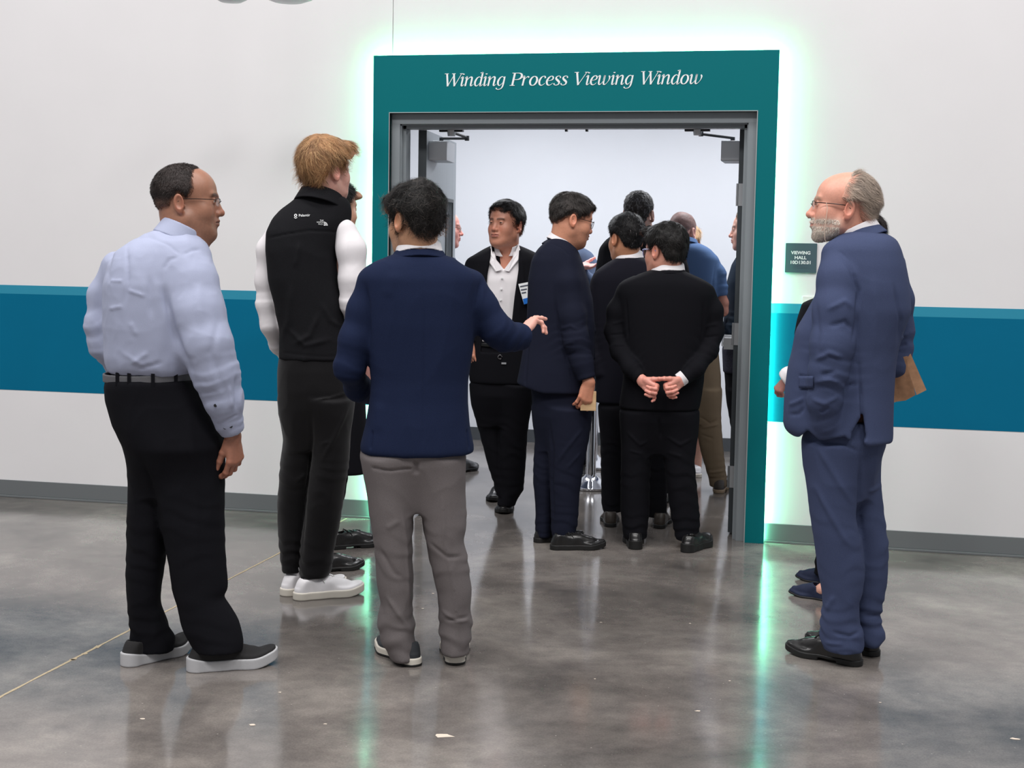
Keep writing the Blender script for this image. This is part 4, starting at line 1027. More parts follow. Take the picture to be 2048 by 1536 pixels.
# ------------------------------------------------ tall man in the black fleece vest
p = Person((640, 1192), 'tall sandy-haired man in black fleece vest, white sleeves and white sneakers, back turned')
nk = p.L(652, 420, .02)
vr = [(392, 596, 690, .0, .075), (404, 584, 700, .0, .085), (420, 562, 704, 0, .10), (440, 544, 703, 0, .115), (465, 531, 688, 0, .125), (500, 530, 675, .0, .13), (560, 536, 678, .0, .132), (610, 549, 690, 0, .13), (660, 558, 696, 0, .128), (700, 558, 698, 0, .13), (718, 558, 699, 0, .132)]
garment(p, 'vest', M_vest, vr, (), th=.13, wr=((.005, (4, 4, 2)), (.003, (9, 9, 6))), seed=11, topk=.02,
    folds=[([(532, 477), (570, 469), (620, 461), (660, 463), (678, 466)], -.004, .004), ([(583, 560), (578, 640), (562, 690)], .006, .012), ([(640, 620), (620, 670), (580, 692)], .006, .01), ([(640, 600), (660, 640), (690, 660)], .005, .01), ([(560, 705), (640, 712), (698, 712)], -.002, .004), ([(600, 480), (590, 540)], .005, .01), ([(570, 650), (610, 690), (670, 676)], .005, .009)])
ring(p, 'collar', M_vest, p.L(641, 400, -.0), (.22, .30, .93), .092, .062, .006, taper=.30, label='black stand-up fleece collar')
garment(p, 'shirt', M_whiteshirt, [(425, 580, 690, .02, .08), (445, 560, 694, .02, .09), (480, 546, 680, .02, .1), (560, 545, 670, .02, .11), (700, 566, 690, .02, .11)],
    [[(556, 462, .05, 22), (537, 500, .07, 23), (533, 560, .08, 21), (535, 610, .08, 20), (541, 650, .08, 18), (556, 690, .14, 14), (570, 712, .22, 12)],
     [(690, 462, -.05, 24), (703, 500, -.07, 28), (707, 560, -.08, 27), (706, 606, -.08, 24), (712, 650, -.03, 20), (726, 690, .06, 15), (733, 719, .10, 12)]], th=.1, seed=12, k=.02,
    wr=((.004, (4, 4, 2.2)), (.0025, (16, 16, 9))))
trousers(p, M_vesttr, [(712, 560, 699, 0, .125), (740, 557, 702, 0, .13), (780, 557, 706, 0, .13), (815, 560, 704, 0, .12)],
    [([(800, 600, 705), (830, 612, 704), (880, 622, 700), (929, 624, 697), (980, 613, 689), (1052, 606, 680), (1095, 601, 669), (1138, 599, 665), (1152, 599, 655)], .115, .075, -.02, p.fl(640, 1192)[1]),
     ([(800, 560, 650), (837, 564, 640), (880, 569, 635), (952, 559, 625), (1009, 554, 618), (1081, 558, 610), (1139, 564, 604)], .105, .075, .03, p.fl(590, 1184)[1])], th=.12, seed=13, wr=wr(.006, (6, 6, 3), .003),
    folds=[([(623, 800), (625, 880), (613, 985), (602, 1140)], -.008, .007), ([(700, 800), (670, 870), (640, 930)], .006, .008), ([(623, 801), (660, 795), (700, 783)], .005, .005), ([(640, 890), (660, 880)], .004, .006), ([(590, 970), (612, 950)], .004, .006)])
H = head(p, (652, 349, .0), 47, pitch=-2, roll=0, s=1.0, skin=(222, 168, 152), neck=nk, nr=.058, hd=dict(jaw=.97),
    hair=dict(poly=[(.125, .20), (.118, .100), (.092, .088), (.070, .075), (.055, .048), (.030, .018), (.006, .012), (-.012, .040), (-.030, .022), (-.045, -.030), (-.062, -.058), (-.14, -.066), (-.15, .20)], t=.022, top=1.25, col=(150, 112, 78), var=.5, n=9000, len=.045, flow='down', mess=.30, lift=.10, curl=.22, wd=.0009, lock=24., grain=.004, gs=(70, 26, 45),
              hi=((205, 165, 118), .22), blobs=[((.03, .085, .115), (.045, .032, .024)), ((.055, .080, .085), (.02, .026, .024))], side=((86, 62, 46), .012, .05, .6)), brow=(120, 85, 60), lips=(200, 130, 120))
hand(p, p.L(732, 722, .10), (.10, .12, -1), (-.4, -.9, 0), 1, (225, 165, 155), [(20, 20, 10)]*4, sc=.95, arm=p.L(722, 690, .06))
for (h_, t_, sx, sy) in (((588, 1200), (727, 1184), 624, 1168), ((563, 1192), (690, 1172), 583, 1160)):
    shoe(p, h_, t_, style='sneaker', mats=(M_wleather, M_gsole, M_lace), L=.315)
    c = p.fl(*h_); d = p.fl(*t_)-c; d /= np.linalg.norm(d); c = c+d*.078
    MB().tube([c+np.array([0, 0, .05]), c+np.array([0, 0, .08]), c+np.array([.0, 0, .13])], [.033, .033, .034], 20).build('sock', M_sock, p.top, smooth=True)
# lettering embroidered on the back yoke of the vest
Rr = p.rows(vr, .13)
def yoke(pp_, RR, s_, px_, py_, wpx, m, ex=0., hy=1., tilt=0., size=None):
    o = text(s_, .03, Matrix.Identity(4), m, pp_.top, bold=.0); c = pp_.L(px_, py_, -.1); l = pp_.L(px_-wpx/2, py_, -.1)
    V = np.array([v.co for v in o.data.vertices]); k = 2*(c[0]-l[0])/(V[:, 0].max()-V[:, 0].min()); V[:, 0] *= k; V[:, 1] *= k*hy
    ca, sa = math.cos(tilt), math.sin(tilt); X = c[0]+V[:, 0]*ca-V[:, 1]*sa; Z = c[2]+V[:, 0]*sa+V[:, 1]*ca; return o, X, Z, V[:, 2]
def onto(pp_, vo, X, Z, off=.0015):
    me = vo.data; n = len(me.vertices); co = np.empty(n*3); me.vertices.foreach_get('co', co); co = co.reshape(-1, 3)
    cx, cz = X.mean(), Z.mean(); co = co[(co[:, 1] < .0) & (np.hypot(co[:, 0]-cx, co[:, 2]-cz) < .05)]
    B_ = lambda x, z: np.stack([np.ones_like(x), x-cx, z-cz, (x-cx)**2, (x-cx)*(z-cz), (z-cz)**2], 1)
    k = np.linalg.lstsq(B_(co[:, 0], co[:, 2]), co[:, 1], rcond=None)[0]
    return B_(X, Z)@k-off
vest = [c for c in p.top.children if c.name.startswith('vest')][0]
def put(o, X, Z, T3):
    Y = onto(p, vest, X, Z, .0035)+T3*.3
    o.data.vertices.foreach_set('co', np.stack([X, Y, Z], 1).ravel().astype(F32)); o.data.update()
    o.parent = vest; return o
o, X, Z, t3 = yoke(p, Rr, 'Palantir', 608.8, 430.8, 22.5, M_white, hy=.95, tilt=.06); put(o, X, Z, t3)
def flatshape(polys, m, name='emblem'):
    mb = MB(); 
    for P_ in polys:
        n = len(mb.V); q = [p.L(x, y, -.1) for x, y in P_]; mb.V += [(a[0], 0, a[2]) for a in q]; mb.F.append(tuple(n+i for i in range(len(q))))
    import bmesh
    o = mb.build(name, m, p.top); bm = bmesh.new(); bm.from_mesh(o.data); bmesh.ops.triangulate(bm, faces=bm.faces); bm.to_mesh(o.data); bm.free()
    V = np.array([v.co for v in o.data.vertices]); return put(o, V[:, 0], V[:, 2], V[:, 1]*0)
def arcpoly(cx, cy, r0, r1, a0, a1, k=12):
    o_ = [(cx+r1*math.cos(math.radians(a0+(a1-a0)*i/k)), cy-r1*math.sin(math.radians(a0+(a1-a0)*i/k))) for i in range(k+1)]
    return [[o_[i], o_[i+1], (cx+r0*math.cos(math.radians(a0+(a1-a0)*(i+1)/k)), cy-r0*math.sin(math.radians(a0+(a1-a0)*(i+1)/k))), (cx+r0*math.cos(math.radians(a0+(a1-a0)*i/k)), cy-r0*math.sin(math.radians(a0+(a1-a0)*i/k)))] for i in range(k)]
flatshape(arcpoly(591.3, 430.8, 1.6, 3.0, 0, 360, 20)+[[(588.2, 434.2), (591.3, 436), (594.4, 434.4), (594.4, 435.6), (591.3, 437.3), (588.2, 435.4)]], M_white)
for s_, x_, y_, w_ in (('THE', 643.5, 441.3, 7.5), ('NORTH', 640, 444.8, 12.5), ('FACE', 641, 448.6, 8.5)):
    o, X, Z, t3 = yoke(p, Rr, s_, x_, y_, w_, M_white, hy=1.0 if s_ != 'NORTH' else 1.1, tilt=-.02); put(o, X, Z, t3)
flatshape(arcpoly(647.5, 451.5, 0.5, 3.0, 0, 90, 6)+arcpoly(647.5, 451.5, 4.0, 5.6, 0, 90, 8)+arcpoly(647.5, 451.5, 6.5, 8.0, 0, 90, 8), M_white)
p.core(p.L(625, 800, 0), nk, [p.fl(615, 1195), p.fl(590, 1186)], (222, 168, 152))
p.finish()

# ------------------------------------------------ man in the navy jacket and grey trousers
p = Person((835, 1326), 'man with tousled black hair in navy jacket and grey trousers, arm stretched to the right')
nk = p.L(838, 515, .0)
jr = [(502, 792, 884, 0, .08), (512, 780, 898, 0, .09), (524, 752, 920, 0, .105), (538, 730, 952, 0, .115), (556, 721, 962, 0, .125), (600, 726, 958, 0, .13), (650, 731, 953, 0, .13), (700, 736, 948, 0, .125), (760, 742, 938, 0, .12), (800, 739, 938, 0, .122), (850, 731, 942, 0, .13), (893, 720, 950, 0, .135), (905, 722, 948, 0, .135)]
arms = [[(742, 566, .0, 26), (727, 620, .0, 30), (711, 680, -.01, 30), (699, 735, -.01, 27), (716, 775, .12, 24), (740, 790, .24, 20)],
        [(945, 566, 0, 27), (962, 612, 0, 31), (992, 660, .0, 31), (1010, 674, .02, 28), (1035, 674, .06, 24), (1050, 674, .08, 20)]]
o, jf = garment(p, 'jacket', M_navyj, jr, arms, th=.125, k=.022, seed=21, wr=((.006, (4.5, 4, 2)), (.0022, (11, 9, 5))),
    folds=[([(847, 528), (848, 640), (846, 905)], -.003, .0035), ([(730, 560), (737, 620), (740, 700)], -.008, .007), ([(966, 552), (955, 610), (952, 655)], -.006, .006), ([(742, 900), (747, 862)], -.006, .003), ([(935, 860), (940, 902)], -.006, .003), ([(790, 540), (775, 600)], .003, .02), ([(975, 560), (962, 600), (950, 640)], .004, .012), ([(760, 800), (755, 870)], .003, .02)])
bf = np.array([-.3, .95, 0])
ring(p, 'jacket_collar', M_navyj, p.L(838, 516, .004), (-.03, .30, .95), .082, .040, .0052, taper=.50, ex=.9, label='turned-down navy jacket collar')
ring(p, 'shirt_collar', M_whiteshirt, p.L(838, 500, .0), (-.05, .32, .95), .072, .040, .0028, taper=.15, ex=.93, label='white shirt collar')
trousers(p, M_greytr, [(880, 723, 938, 0, .12), (905, 724, 927, 0, .125), (925, 729, 927, 0, .12)],
    [([(915, 727, 830), (940, 731, 832), (966, 736, 830), (1032, 741, 827), (1099, 749, 826), (1165, 754, 828), (1208, 763, 826), (1230, 757, 827), (1248, 757, 832), (1275, 763, 828), (1300, 775, 830), (1314, 784, 831)], .115, .085, 0, p.fl(812, 1323)[1]),
     ([(915, 830, 927), (949, 833, 928), (1016, 840, 930), (1050, 846, 932), (1082, 850, 927), (1115, 858, 935), (1182, 875, 941), (1215, 878, 939), (1250, 879, 944), (1280, 880, 940), (1304, 882, 939)], .115, .08, 0, p.fl(910, 1324)[1])], th=.12, seed=23, wr=wr(.005, (6, 6, 3), .003), ankle=.007,
    folds=[([(832, 915), (832, 950)], -.012, .008), ([(740, 935), (780, 940), (828, 935)], -.006, .004), ([(886, 980), (888, 1080), (908, 1180), (920, 1300)], .005, .004), ([(800, 990), (812, 1100), (816, 1180), (820, 1260)], .004, .005), ([(752, 1090), (790, 1150), (815, 1165)], -.005, .008), ([(770, 1190), (815, 1262), (820, 1265)], .006, .007), ([(855, 1085), (895, 1115), (930, 1117)], -.006, .006), ([(885, 1245), (940, 1240)], -.006, .005), ([(880, 1225), (915, 1245), (942, 1250)], .005, .006), ([(770, 1060), (800, 1040)], .004, .01)])
hp = [(.13, .21), (.115, .088), (.090, .080), (.068, .068), (.052, .040), (.034, .004), (.030, -.030), (.014, -.034), (.006, .004), (-.010, .036), (-.030, .008), (-.044, -.034), (-.064, -.052), (-.14, -.060), (-.16, .21)]
H = head(p, (831, 450, .0), -33, pitch=8, s=1.0, skin=(192, 144, 112), neck=nk, nr=.060,
    hair=dict(poly=hp, t=.017, top=1.0, col=(24, 22, 21), var=.6, n=11000, len=.032, mess=.8, lift=.30, curl=.9, wd=.0009, lock=30., grain=.006, gs=(42, 38, 42), hi=((86, 80, 76), .10), blobs=[((-.055, .062, .072), (.024, .034, .028)), ((-.02, .080, .098), (.045, .024, .022))]), brow=(30, 24, 22))
hand(p, p.L(1044, 665, .09), (.50, .72, .50), (-.62, -.15, .70), -1, (228, 172, 156), [(6, 10, 6), (14, 20, 8), (45, 50, 25), (55, 60, 25)], thumb=(52, 5, 40), sc=.88, arm=p.L(1022, 677, .06))
shoe(p, (832, 1334), (741, 1284), style='canvas', mats=(M_canvas, M_gsole, M_lace), L=.29)
shoe(p, (911, 1331), (905, 1290), style='canvas', mats=(M_canvas, M_gsole, M_lace), L=.29)
for y0_, x0_, x1_ in ((0, 1, 1),): pass
for i in range(3):
    c = p.L(1046+i*1.5, 672+i*9, -.02); c = p.L(1044-i*1.0, 668+i*9, .0)
    MB().tube([(c[0], .035, c[2]), (c[0], .045, c[2])], .006, 10).build('cuff_button', M_alu, p.top)
p.core(p.L(833, 880, 0), nk, [p.fl(822, 1325), p.fl(910, 1325)], (192, 144, 112), [[p.L(945, 570, 0), p.L(995, 664, 0), p.L(1048, 670, .08)], [p.L(742, 575, 0), p.L(699, 735, 0), p.L(735, 785, .2)]])
p.finish()

# ------------------------------------------------ grey-haired man in the blue suit, right
p = Person((1662, 1325), 'bearded grey-haired man in blue suit and black shoes at right, facing left in glasses')
nk = p.L(1735, 500, .02)
jr = [(462, 1690, 1766, .0, .08), (476, 1668, 1790, 0, .12), (495, 1648, 1800, 0, .15), (530, 1641, 1810, 0, .165), (580, 1634, 1818, 0, .175), (620, 1614, 1822, 0, .175), (664, 1590, 1806, 0, .17), (700, 1584, 1796, 0, .165), (738, 1575, 1790, 0, .165), (790, 1568, 1787, 0, .165), (850, 1565, 1786, 0, .17), (866, 1572, 1786, 0, .17), (879, 1600, 1785, 0, .17)]
arms = [[(1676, 512, -.08, 34), (1678, 560, -.12, 42), (1672, 620, -.155, 43), (1664, 690, -.175, 41), (1656, 745, -.18, 36), (1648, 800, -.17, 32), (1652, 843, -.14, 27), (1662, 860, -.12, 22)],
        [(1780, 530, .08, 32), (1797, 600, .12, 29), (1801, 660, .14, 25), (1800, 700, .14, 23), (1792, 735, .12, 22), (1780, 748, .16, 17)]]
def frontcut(P):
    c = poly2(P[:, 0], P[:, 2], [tuple(p.L(x, y, 0)[[0, 2]]) for x, y in [(1540, 900), (1540, 860), (1566, 858), (1580, 869), (1600, 868), (1618, 850), (1640, 868), (1690, 862), (1697, 868), (1728, 880), (1728, 920)]])
    v = poly2(P[:, 0], P[:, 2], [tuple(p.L(x, y, -.15)[[0, 2]]) for x, y in [(1699, 895), (1703, 864), (1724, 826), (1730, 895)]])
    return smax(-c, -smax(v, P[:, 1]+.05, .003), .003)
o, jf = garment(p, 'jacket', M_bluesuit, jr, arms, th=.165, k=.012, seed=31, cut=frontcut, wr=((.005, (4, 4, 2.2)), (.002, (10, 10, 6))),
    folds=[([(1676, 506), (1700, 540), (1716, 580), (1712, 640), (1700, 690)], -.009, .006), ([(1676, 500), (1694, 518), (1712, 560)], -.003, .004), ([(1633, 590), (1640, 660), (1632, 720)], -.004, .008), ([(1650, 620), (1690, 600), (1708, 618)], .006, .008), ([(1655, 650), (1690, 640), (1704, 660)], -.007, .007), ([(1628, 718), (1660, 700), (1690, 712)], .008, .008), ([(1640, 745), (1675, 735)], -.008, .007), ([(1625, 760), (1660, 752), (1688, 760)], .007, .007), ([(1620, 790), (1650, 800), (1680, 785)], .006, .007), ([(1640, 820), (1660, 805)], -.006, .006), ([(1598, 750), (1624, 752)], -.004, .003), ([(1598, 775), (1618, 777)], -.003, .003),
           ([(1575, 812), (1600, 800), (1612, 790)], .006, .006), ([(1575, 830), (1598, 826), (1612, 810)], -.006, .006), ([(1720, 760), (1722, 820), (1730, 880)], -.010, .004), ([(1716, 720), (1719, 770)], -.004, .004), ([(1690, 770), (1712, 763)], -.006, .005), ([(1786, 560), (1800, 640), (1792, 700)], -.007, .006), ([(1800, 680), (1822, 672)], .006, .006), ([(1798, 700), (1822, 694)], -.007, .006), ([(1744, 540), (1752, 620), (1744, 720)], .004, .015)])
def on_front(pp_, f, x, y, off=.002):
    v = np.linspace(-.4, .2, 400); P_ = np.array([pp_.L(x, y, d) for d in v]).astype(F32); dd_ = f(P_); i = int(np.argmax(dd_ < off)); return P_[i].astype(float)
def patch(pp_, f, name, x0, x1, y0, y1, m, off=.003, nx=8, ny=4):
    G_ = [[on_front(pp_, f, x0+(x1-x0)*i/nx, y0+(y1-y0)*j/ny, off) for i in range(nx+1)] for j in range(ny+1)]
    V_ = [tuple(a) for r in G_ for a in r]; F_ = [(j*(nx+1)+i, (j+1)*(nx+1)+i, (j+1)*(nx+1)+i+1, j*(nx+1)+i+1) for j in range(ny) for i in range(nx)]
    o_ = pyd(name, V_, F_, m, pp_.top, True); md = o_.modifiers.new('solid', 'SOLIDIFY'); md.thickness = .003; md.offset = 0; return o_
patch(p, jf, 'pocket_flap', 1598, 1626, 752, 776, M_bluesuit, .006)
ring(p, 'jacket_collar', M_bluesuit, p.L(1719, 476, -.0), (-.46, .10, .88), .082, .046, .0052, taper=.45, label='blue jacket collar')
ring(p, 'shirt_collar', M_whiteshirt, p.L(1718, 466, .0), (-.44, .08, .89), .073, .046, .0028, taper=.15, label='white shirt collar')
trousers(p, M_bluesuit, [(840, 1606, 1775, 0, .13), (878, 1607, 1771, 0, .135), (900, 1608, 1766, 0, .13)],
    [([(885, 1607, 1724), (909, 1608, 1722), (1000, 1617, 1721), (1037, 1621, 1719), (1073, 1626, 1725), (1110, 1631, 1730), (1146, 1635, 1731), (1180, 1642, 1727), (1203, 1645, 1720), (1237, 1640, 1719), (1258, 1639, 1727), (1280, 1640, 1729), (1300, 1646, 1726)], .12, .08, -.03, p.fl(1690, 1328)[1]),
     ([(885, 1680, 1770), (913, 1682, 1760), (964, 1684, 1760), (1019, 1690, 1766), (1092, 1695, 1777), (1165, 1700, 1773), (1220, 1702, 1762), (1245, 1705, 1760), (1258, 1708, 1771), (1288, 1715, 1761)], .11, .07, .08, p.fl(1742, 1312)[1])], th=.13, seed=33, wr=wr(.005, (6, 6, 3)), ankle=.008,
    folds=[([(1722, 905), (1720, 960), (1719, 1040), (1729, 1110)], -.010, .006), ([(1630, 880), (1700, 1000), (1718, 1010)], .006, .01), ([(1625, 960), (1690, 1080), (1712, 1100)], .006, .009), ([(1640, 880), (1690, 885), (1722, 905)], -.005, .005), ([(1735, 990), (1765, 985)], .005, .008), ([(1650, 1230), (1670, 1190)], .005, .008), ([(1660, 1265), (1700, 1275), (1725, 1268)], -.007, .006), ([(1645, 1290), (1690, 1290)], .005, .006), ([(1725, 1252), (1765, 1255)], -.006, .005)])
H = head(p, (1686, 424, .0), -90, pitch=-3, s=1.02, skin=(222, 160, 138), neck=nk, nr=.060, hd=dict(nose=1.15, jaw=1.02), beard=((228, 216, 202), .6), brow=(170, 140, 120), lips=(190, 115, 105),
    hair=dict(poly=[(-.005, .20), (-.004, .134), (.004, .111), (.014, .0875), (.018, .064), (.026, .045), (.010, .028), (-.012, .036), (-.032, .030), (-.038, .004), (-.046, -.026), (-.068, -.040), (-.105, -.060), (-.14, -.066), (-.15, .20)], t=.014, top=.7, col=(168, 152, 138), var=.4, n=9000, len=.034, flow='back', mess=.25, lift=.12, curl=.15, wd=.0008, lock=26., grain=.0025, gs=(90, 35, 45), side=((120, 104, 92), -.02, .05, .6)),
    glasses=((M_specs, .0013), .030, .052, .016, False))
T_ = H['T']
MB().tube([T_((-.0775, .058, .026)), T_((-.076, .055, .016)), T_((-.0765, .052, .006)), T_((-.0745, .054, -.03)), T_((-.072, .056, -.07)), T_((-.066, .052, -.10)), T_((-.055, .036, -.118))], .0012, 6).build('glasses_cord', mat('pale_cord', (226, 205, 185), .6), p.top, smooth=True)
hand(p, p.L(1776, 730, .18), (.1, .1, -1), (.3, .9, .2), 1, (222, 160, 138), [(40, 40, 20)]*4, sc=.95, arm=p.L(1788, 716, .15))
shoe(p, (1724, 1333), (1562, 1300), style='oxford', mats=(M_leather, M_bsole, M_blace), L=.305)
shoe(p, (1759, 1313), (1640, 1290), style='oxford', mats=(M_leather, M_bsole, M_blace), L=.30)
p.core(p.L(1690, 860, 0), nk, [p.fl(1700, 1328), p.fl(1745, 1314)], (222, 160, 138), [[p.L(1680, 520, -.08), p.L(1666, 690, -.12), p.L(1655, 845, -.1)], [p.L(1785, 530, .08), p.L(1801, 680, .14), p.L(1780, 745, .15)]])
p.finish()
# cardboard folder held behind his back
fo = empty('cardboard_folder', p.B); fo.rotation_euler = (0, 0, p.ang); tag(fo, 'brown cardboard folder sticking out behind the blue-suited man', 'folder')
def slab(pp_, par, name, pts, d0, d1, th, m):
    A_ = [pp_.L(x, y, d) for x, y, d in pts]; nrm = np.cross(A_[1]-A_[0], A_[2]-A_[0]); nrm /= np.linalg.norm(nrm); n = len(A_)
    V = [a+nrm*th/2 for a in A_]+[a-nrm*th/2 for a in A_]
    return pyd(name, V, [tuple(range(n)), tuple(range(2*n-1, n-1, -1))]+[(i, i+n, (i+1) % n+n, (i+1) % n) for i in range(n)], m, par)
slab(p, fo, 'front_flap', [(1814, 716, .03), (1821, 707, .03), (1853, 780, .03), (1833, 790, .03), (1815, 736, .03)], 0, 0, .003, M_card)
slab(p, fo, 'back_panel', [(1775, 720, .09), (1815, 712, .09), (1831, 790, .09), (1811, 801, .09), (1788, 804, .09), (1770, 803, .09)], 0, 0, .003, M_card)
# ================================================================ the people in the doorway
def simple_legs(L1, L2): return [L1, L2]
BACKHAIR = dict(t=.014, n=4500, len=.018, mess=.35, lift=.35, wd=.0012, grain=.003, gs=(60, 30, 60))
def hair(**k): d = dict(BACKHAIR); d.update(k); return d

# ------------------------------------------------ man in open white shirt and black suit, facing the camera
p = Person((1005, 1028), 'man facing this way in black suit and open white shirt, name badge on his lapel')
nk = p.L(1011, 532, .035)
wed = [(983, 486), (1038, 486), (1037, 540), (1029, 594), (1024, 640), (1016, 684), (1000, 705), (962, 705), (968, 640), (971, 600), (975, 549), (981, 515)]
WP = [tuple(p.L(x, y, -.11)[[0, 2]]) for x, y in wed]
def openfront(P): return -smax(poly2(P[:, 0], P[:, 2], WP), P[:, 1]+.03, .003)
garment(p, 'jacket', M_blacksuit, [(486, 988, 1034, .03, .07), (494, 976, 1048, .02, .085), (503, 960, 1070, .01, .1), (518, 937, 1092, 0, .115), (560, 932, 1096, 0, .125), (620, 938, 1086, 0, .125), (690, 942, 1078, 0, .125), (755, 938, 1082, 0, .13), (766, 940, 1080, 0, .13)],
    [[(946, 532, 0, 16), (938, 580, 0, 18), (936, 630, -.01, 17), (937, 668, -.04, 14), (938, 682, -.05, 12)], [(1082, 532, 0, 16), (1092, 590, 0, 18), (1094, 650, 0, 16), (1090, 700, -.02, 14), (1088, 728, -.03, 12)]],
    th=.12, k=.02, seed=41, cut=openfront, folds=[([(978, 500), (970, 540), (968, 600), (962, 690)], .004, .008), ([(1044, 498), (1046, 560), (1036, 640)], .004, .008)])
garment(p, 'shirt', M_whiteshirt, [(500, 980, 1040, .02, .075), (512, 960, 1058, .01, .095), (560, 948, 1072, 0, .112), (640, 950, 1066, 0, .114), (690, 950, 1066, 0, .114)], (), th=.1, seed=42, wr=((.003, (5, 5, 3)), (.002, (12, 12, 8))),
    cut=lambda P: -smax(poly2(P[:, 0], P[:, 2], [tuple(p.L(x, y, -.09)[[0, 2]]) for x, y in [(984, 480), (1030, 480), (1026, 516), (1008, 540), (992, 520)]]), P[:, 1]+.0, .003),
    folds=[([(1004, 545), (1000, 620), (994, 690)], -.0015, .004), ([(1022, 560), (1018, 640)], .002, .01)])
def leaflet(pts, name='collar_leaf', m=M_whiteshirt, th=.004): return slab(p, p.top, name, pts, 0, 0, th, m)
leaflet([(982, 491, -.03), (984, 505, -.07), (989, 520, -.098), (1004, 540, -.112), (992, 543, -.116), (979, 524, -.10), (978, 505, -.07)])
leaflet([(1037, 488, -.03), (1040, 500, -.07), (1036, 520, -.10), (1018, 543, -.114), (1008, 541, -.113), (1024, 520, -.098), (1031, 505, -.07)])
ring(p, 'collar', M_whiteshirt, p.L(1011, 497, .01), (-.05, -.30, .95), .070, .050, .003, taper=.1, sub=lambda P: -P[:, 1]-.050, label='white shirt collar')
for by in (556, 578, 600, 624, 648): 
    c = p.L(1004-(by-556)*.06, by, -.115); MB().tube([(c[0], -.125, c[2]), (c[0], -.108, c[2])], .0045, 8).build('button', M_white, p.top)
trousers(p, M_blacktr, [(680, 946, 1068, 0, .115), (740, 941, 1068, 0, .12), (790, 943, 1066, 0, .12)],
    [([(770, 941, 1004), (809, 944, 1005), (878, 962, 1007), (932, 976, 1010), (968, 988, 1012), (990, 992, 1010)], .1, .07, .02, .08),
     ([(770, 1002, 1065), (796, 1000, 1063), (864, 996, 1055), (919, 996, 1052), (980, 1000, 1047), (1000, 996, 1034), (1010, 993, 1030)], .105, .07, -.03, p.fl(1014, 1024)[1])], seed=43)
ring(p, 'belt', M_blackbelt, p.L(1004, 688, .0), (0, 0, 1), .128, .022, .003, taper=0, ex=.78)
mb = MB(); c = p.L(1000, 714, -.13); mb.tube([(c[0]+.011*math.cos(t), c[1], c[2]+.011*math.sin(t)) for t in np.linspace(0, 6.283, 16)], .0018, 6, cap=False); mb.build('key_ring', M_chrome, p.top)
c = p.L(1008, 727, -.13); MB().box((c[0]-.014, c[1]-.003, c[2]-.004), (c[0]+.012, c[1], c[2]+.006)).build('key', M_chrome, p.top)
bd = slab(p, p.top, 'name_badge', [(1036.5, 568, -.135), (1062, 563, -.135), (1070, 602, -.135), (1048, 609, -.135)], 0, 0, .002, M_white); bd['label'] = 'white name badge with a blue lower edge'
slab(p, bd, 'badge_stripe', [(1045.5, 598, -.1375), (1068, 592, -.1375), (1070, 602, -.1375), (1048, 609, -.1375)], 0, 0, .0015, mat('badge_blue', (30, 110, 200), .4))
for k, (ya, wd_) in enumerate(((572, 17), (579, 12), (585, 9))):
    slab(p, bd, 'badge_text', [(1040+k*1.5, ya, -.1375), (1040+k*1.5+wd_, ya-wd_*.18, -.1375), (1040+k*1.5+wd_+.4, ya+2.2-wd_*.18, -.1375), (1040.4+k*1.5, ya+2.2, -.1375)], 0, 0, .0008, mat('badge_ink', (70, 75, 90), .6))
H = head(p, (1011, 455, -.01), -144, pitch=-2, roll=0, s=.99, skin=(196, 136, 112), neck=nk, nr=.062, hd=dict(jaw=1.1, fat=.004, nose=.85, slit=.0026, w=1.03), lips=(170, 95, 85), brow=(52, 34, 28),
    hair=hair(poly=[(.13, .20), (.110, .092), (.092, .082), (.076, .078), (.062, .056), (.052, .030), (.034, .004), (.014, .012), (-.004, .036), (-.030, .006), (-.044, -.035), (-.07, -.052), (-.14, -.058), (-.15, .20)], t=.016, top=1.15, n=8000, col=(24, 21, 21), grain=.005, gs=(40, 34, 40), var=.5, mess=.5, curl=.3, len=.022))
hand(p, p.L(939, 686, -.05), (.15, -.1, -1), (-.8, -.5, 0), 1, (196, 136, 112), [(25, 25, 15)]*4, sc=.95, res=.0022)
shoe(p, (1018, 1012), (1001, 1038), style='oxford', mats=(M_leather, M_bsole, M_blace), L=.29)
shoe(p, (1004, 990), (984, 1006), style='oxford', mats=(M_leather, M_bsole, M_blace), L=.28)
p.core(p.L(1004, 750, 0), nk, [], (196, 136, 112)); p.finish()

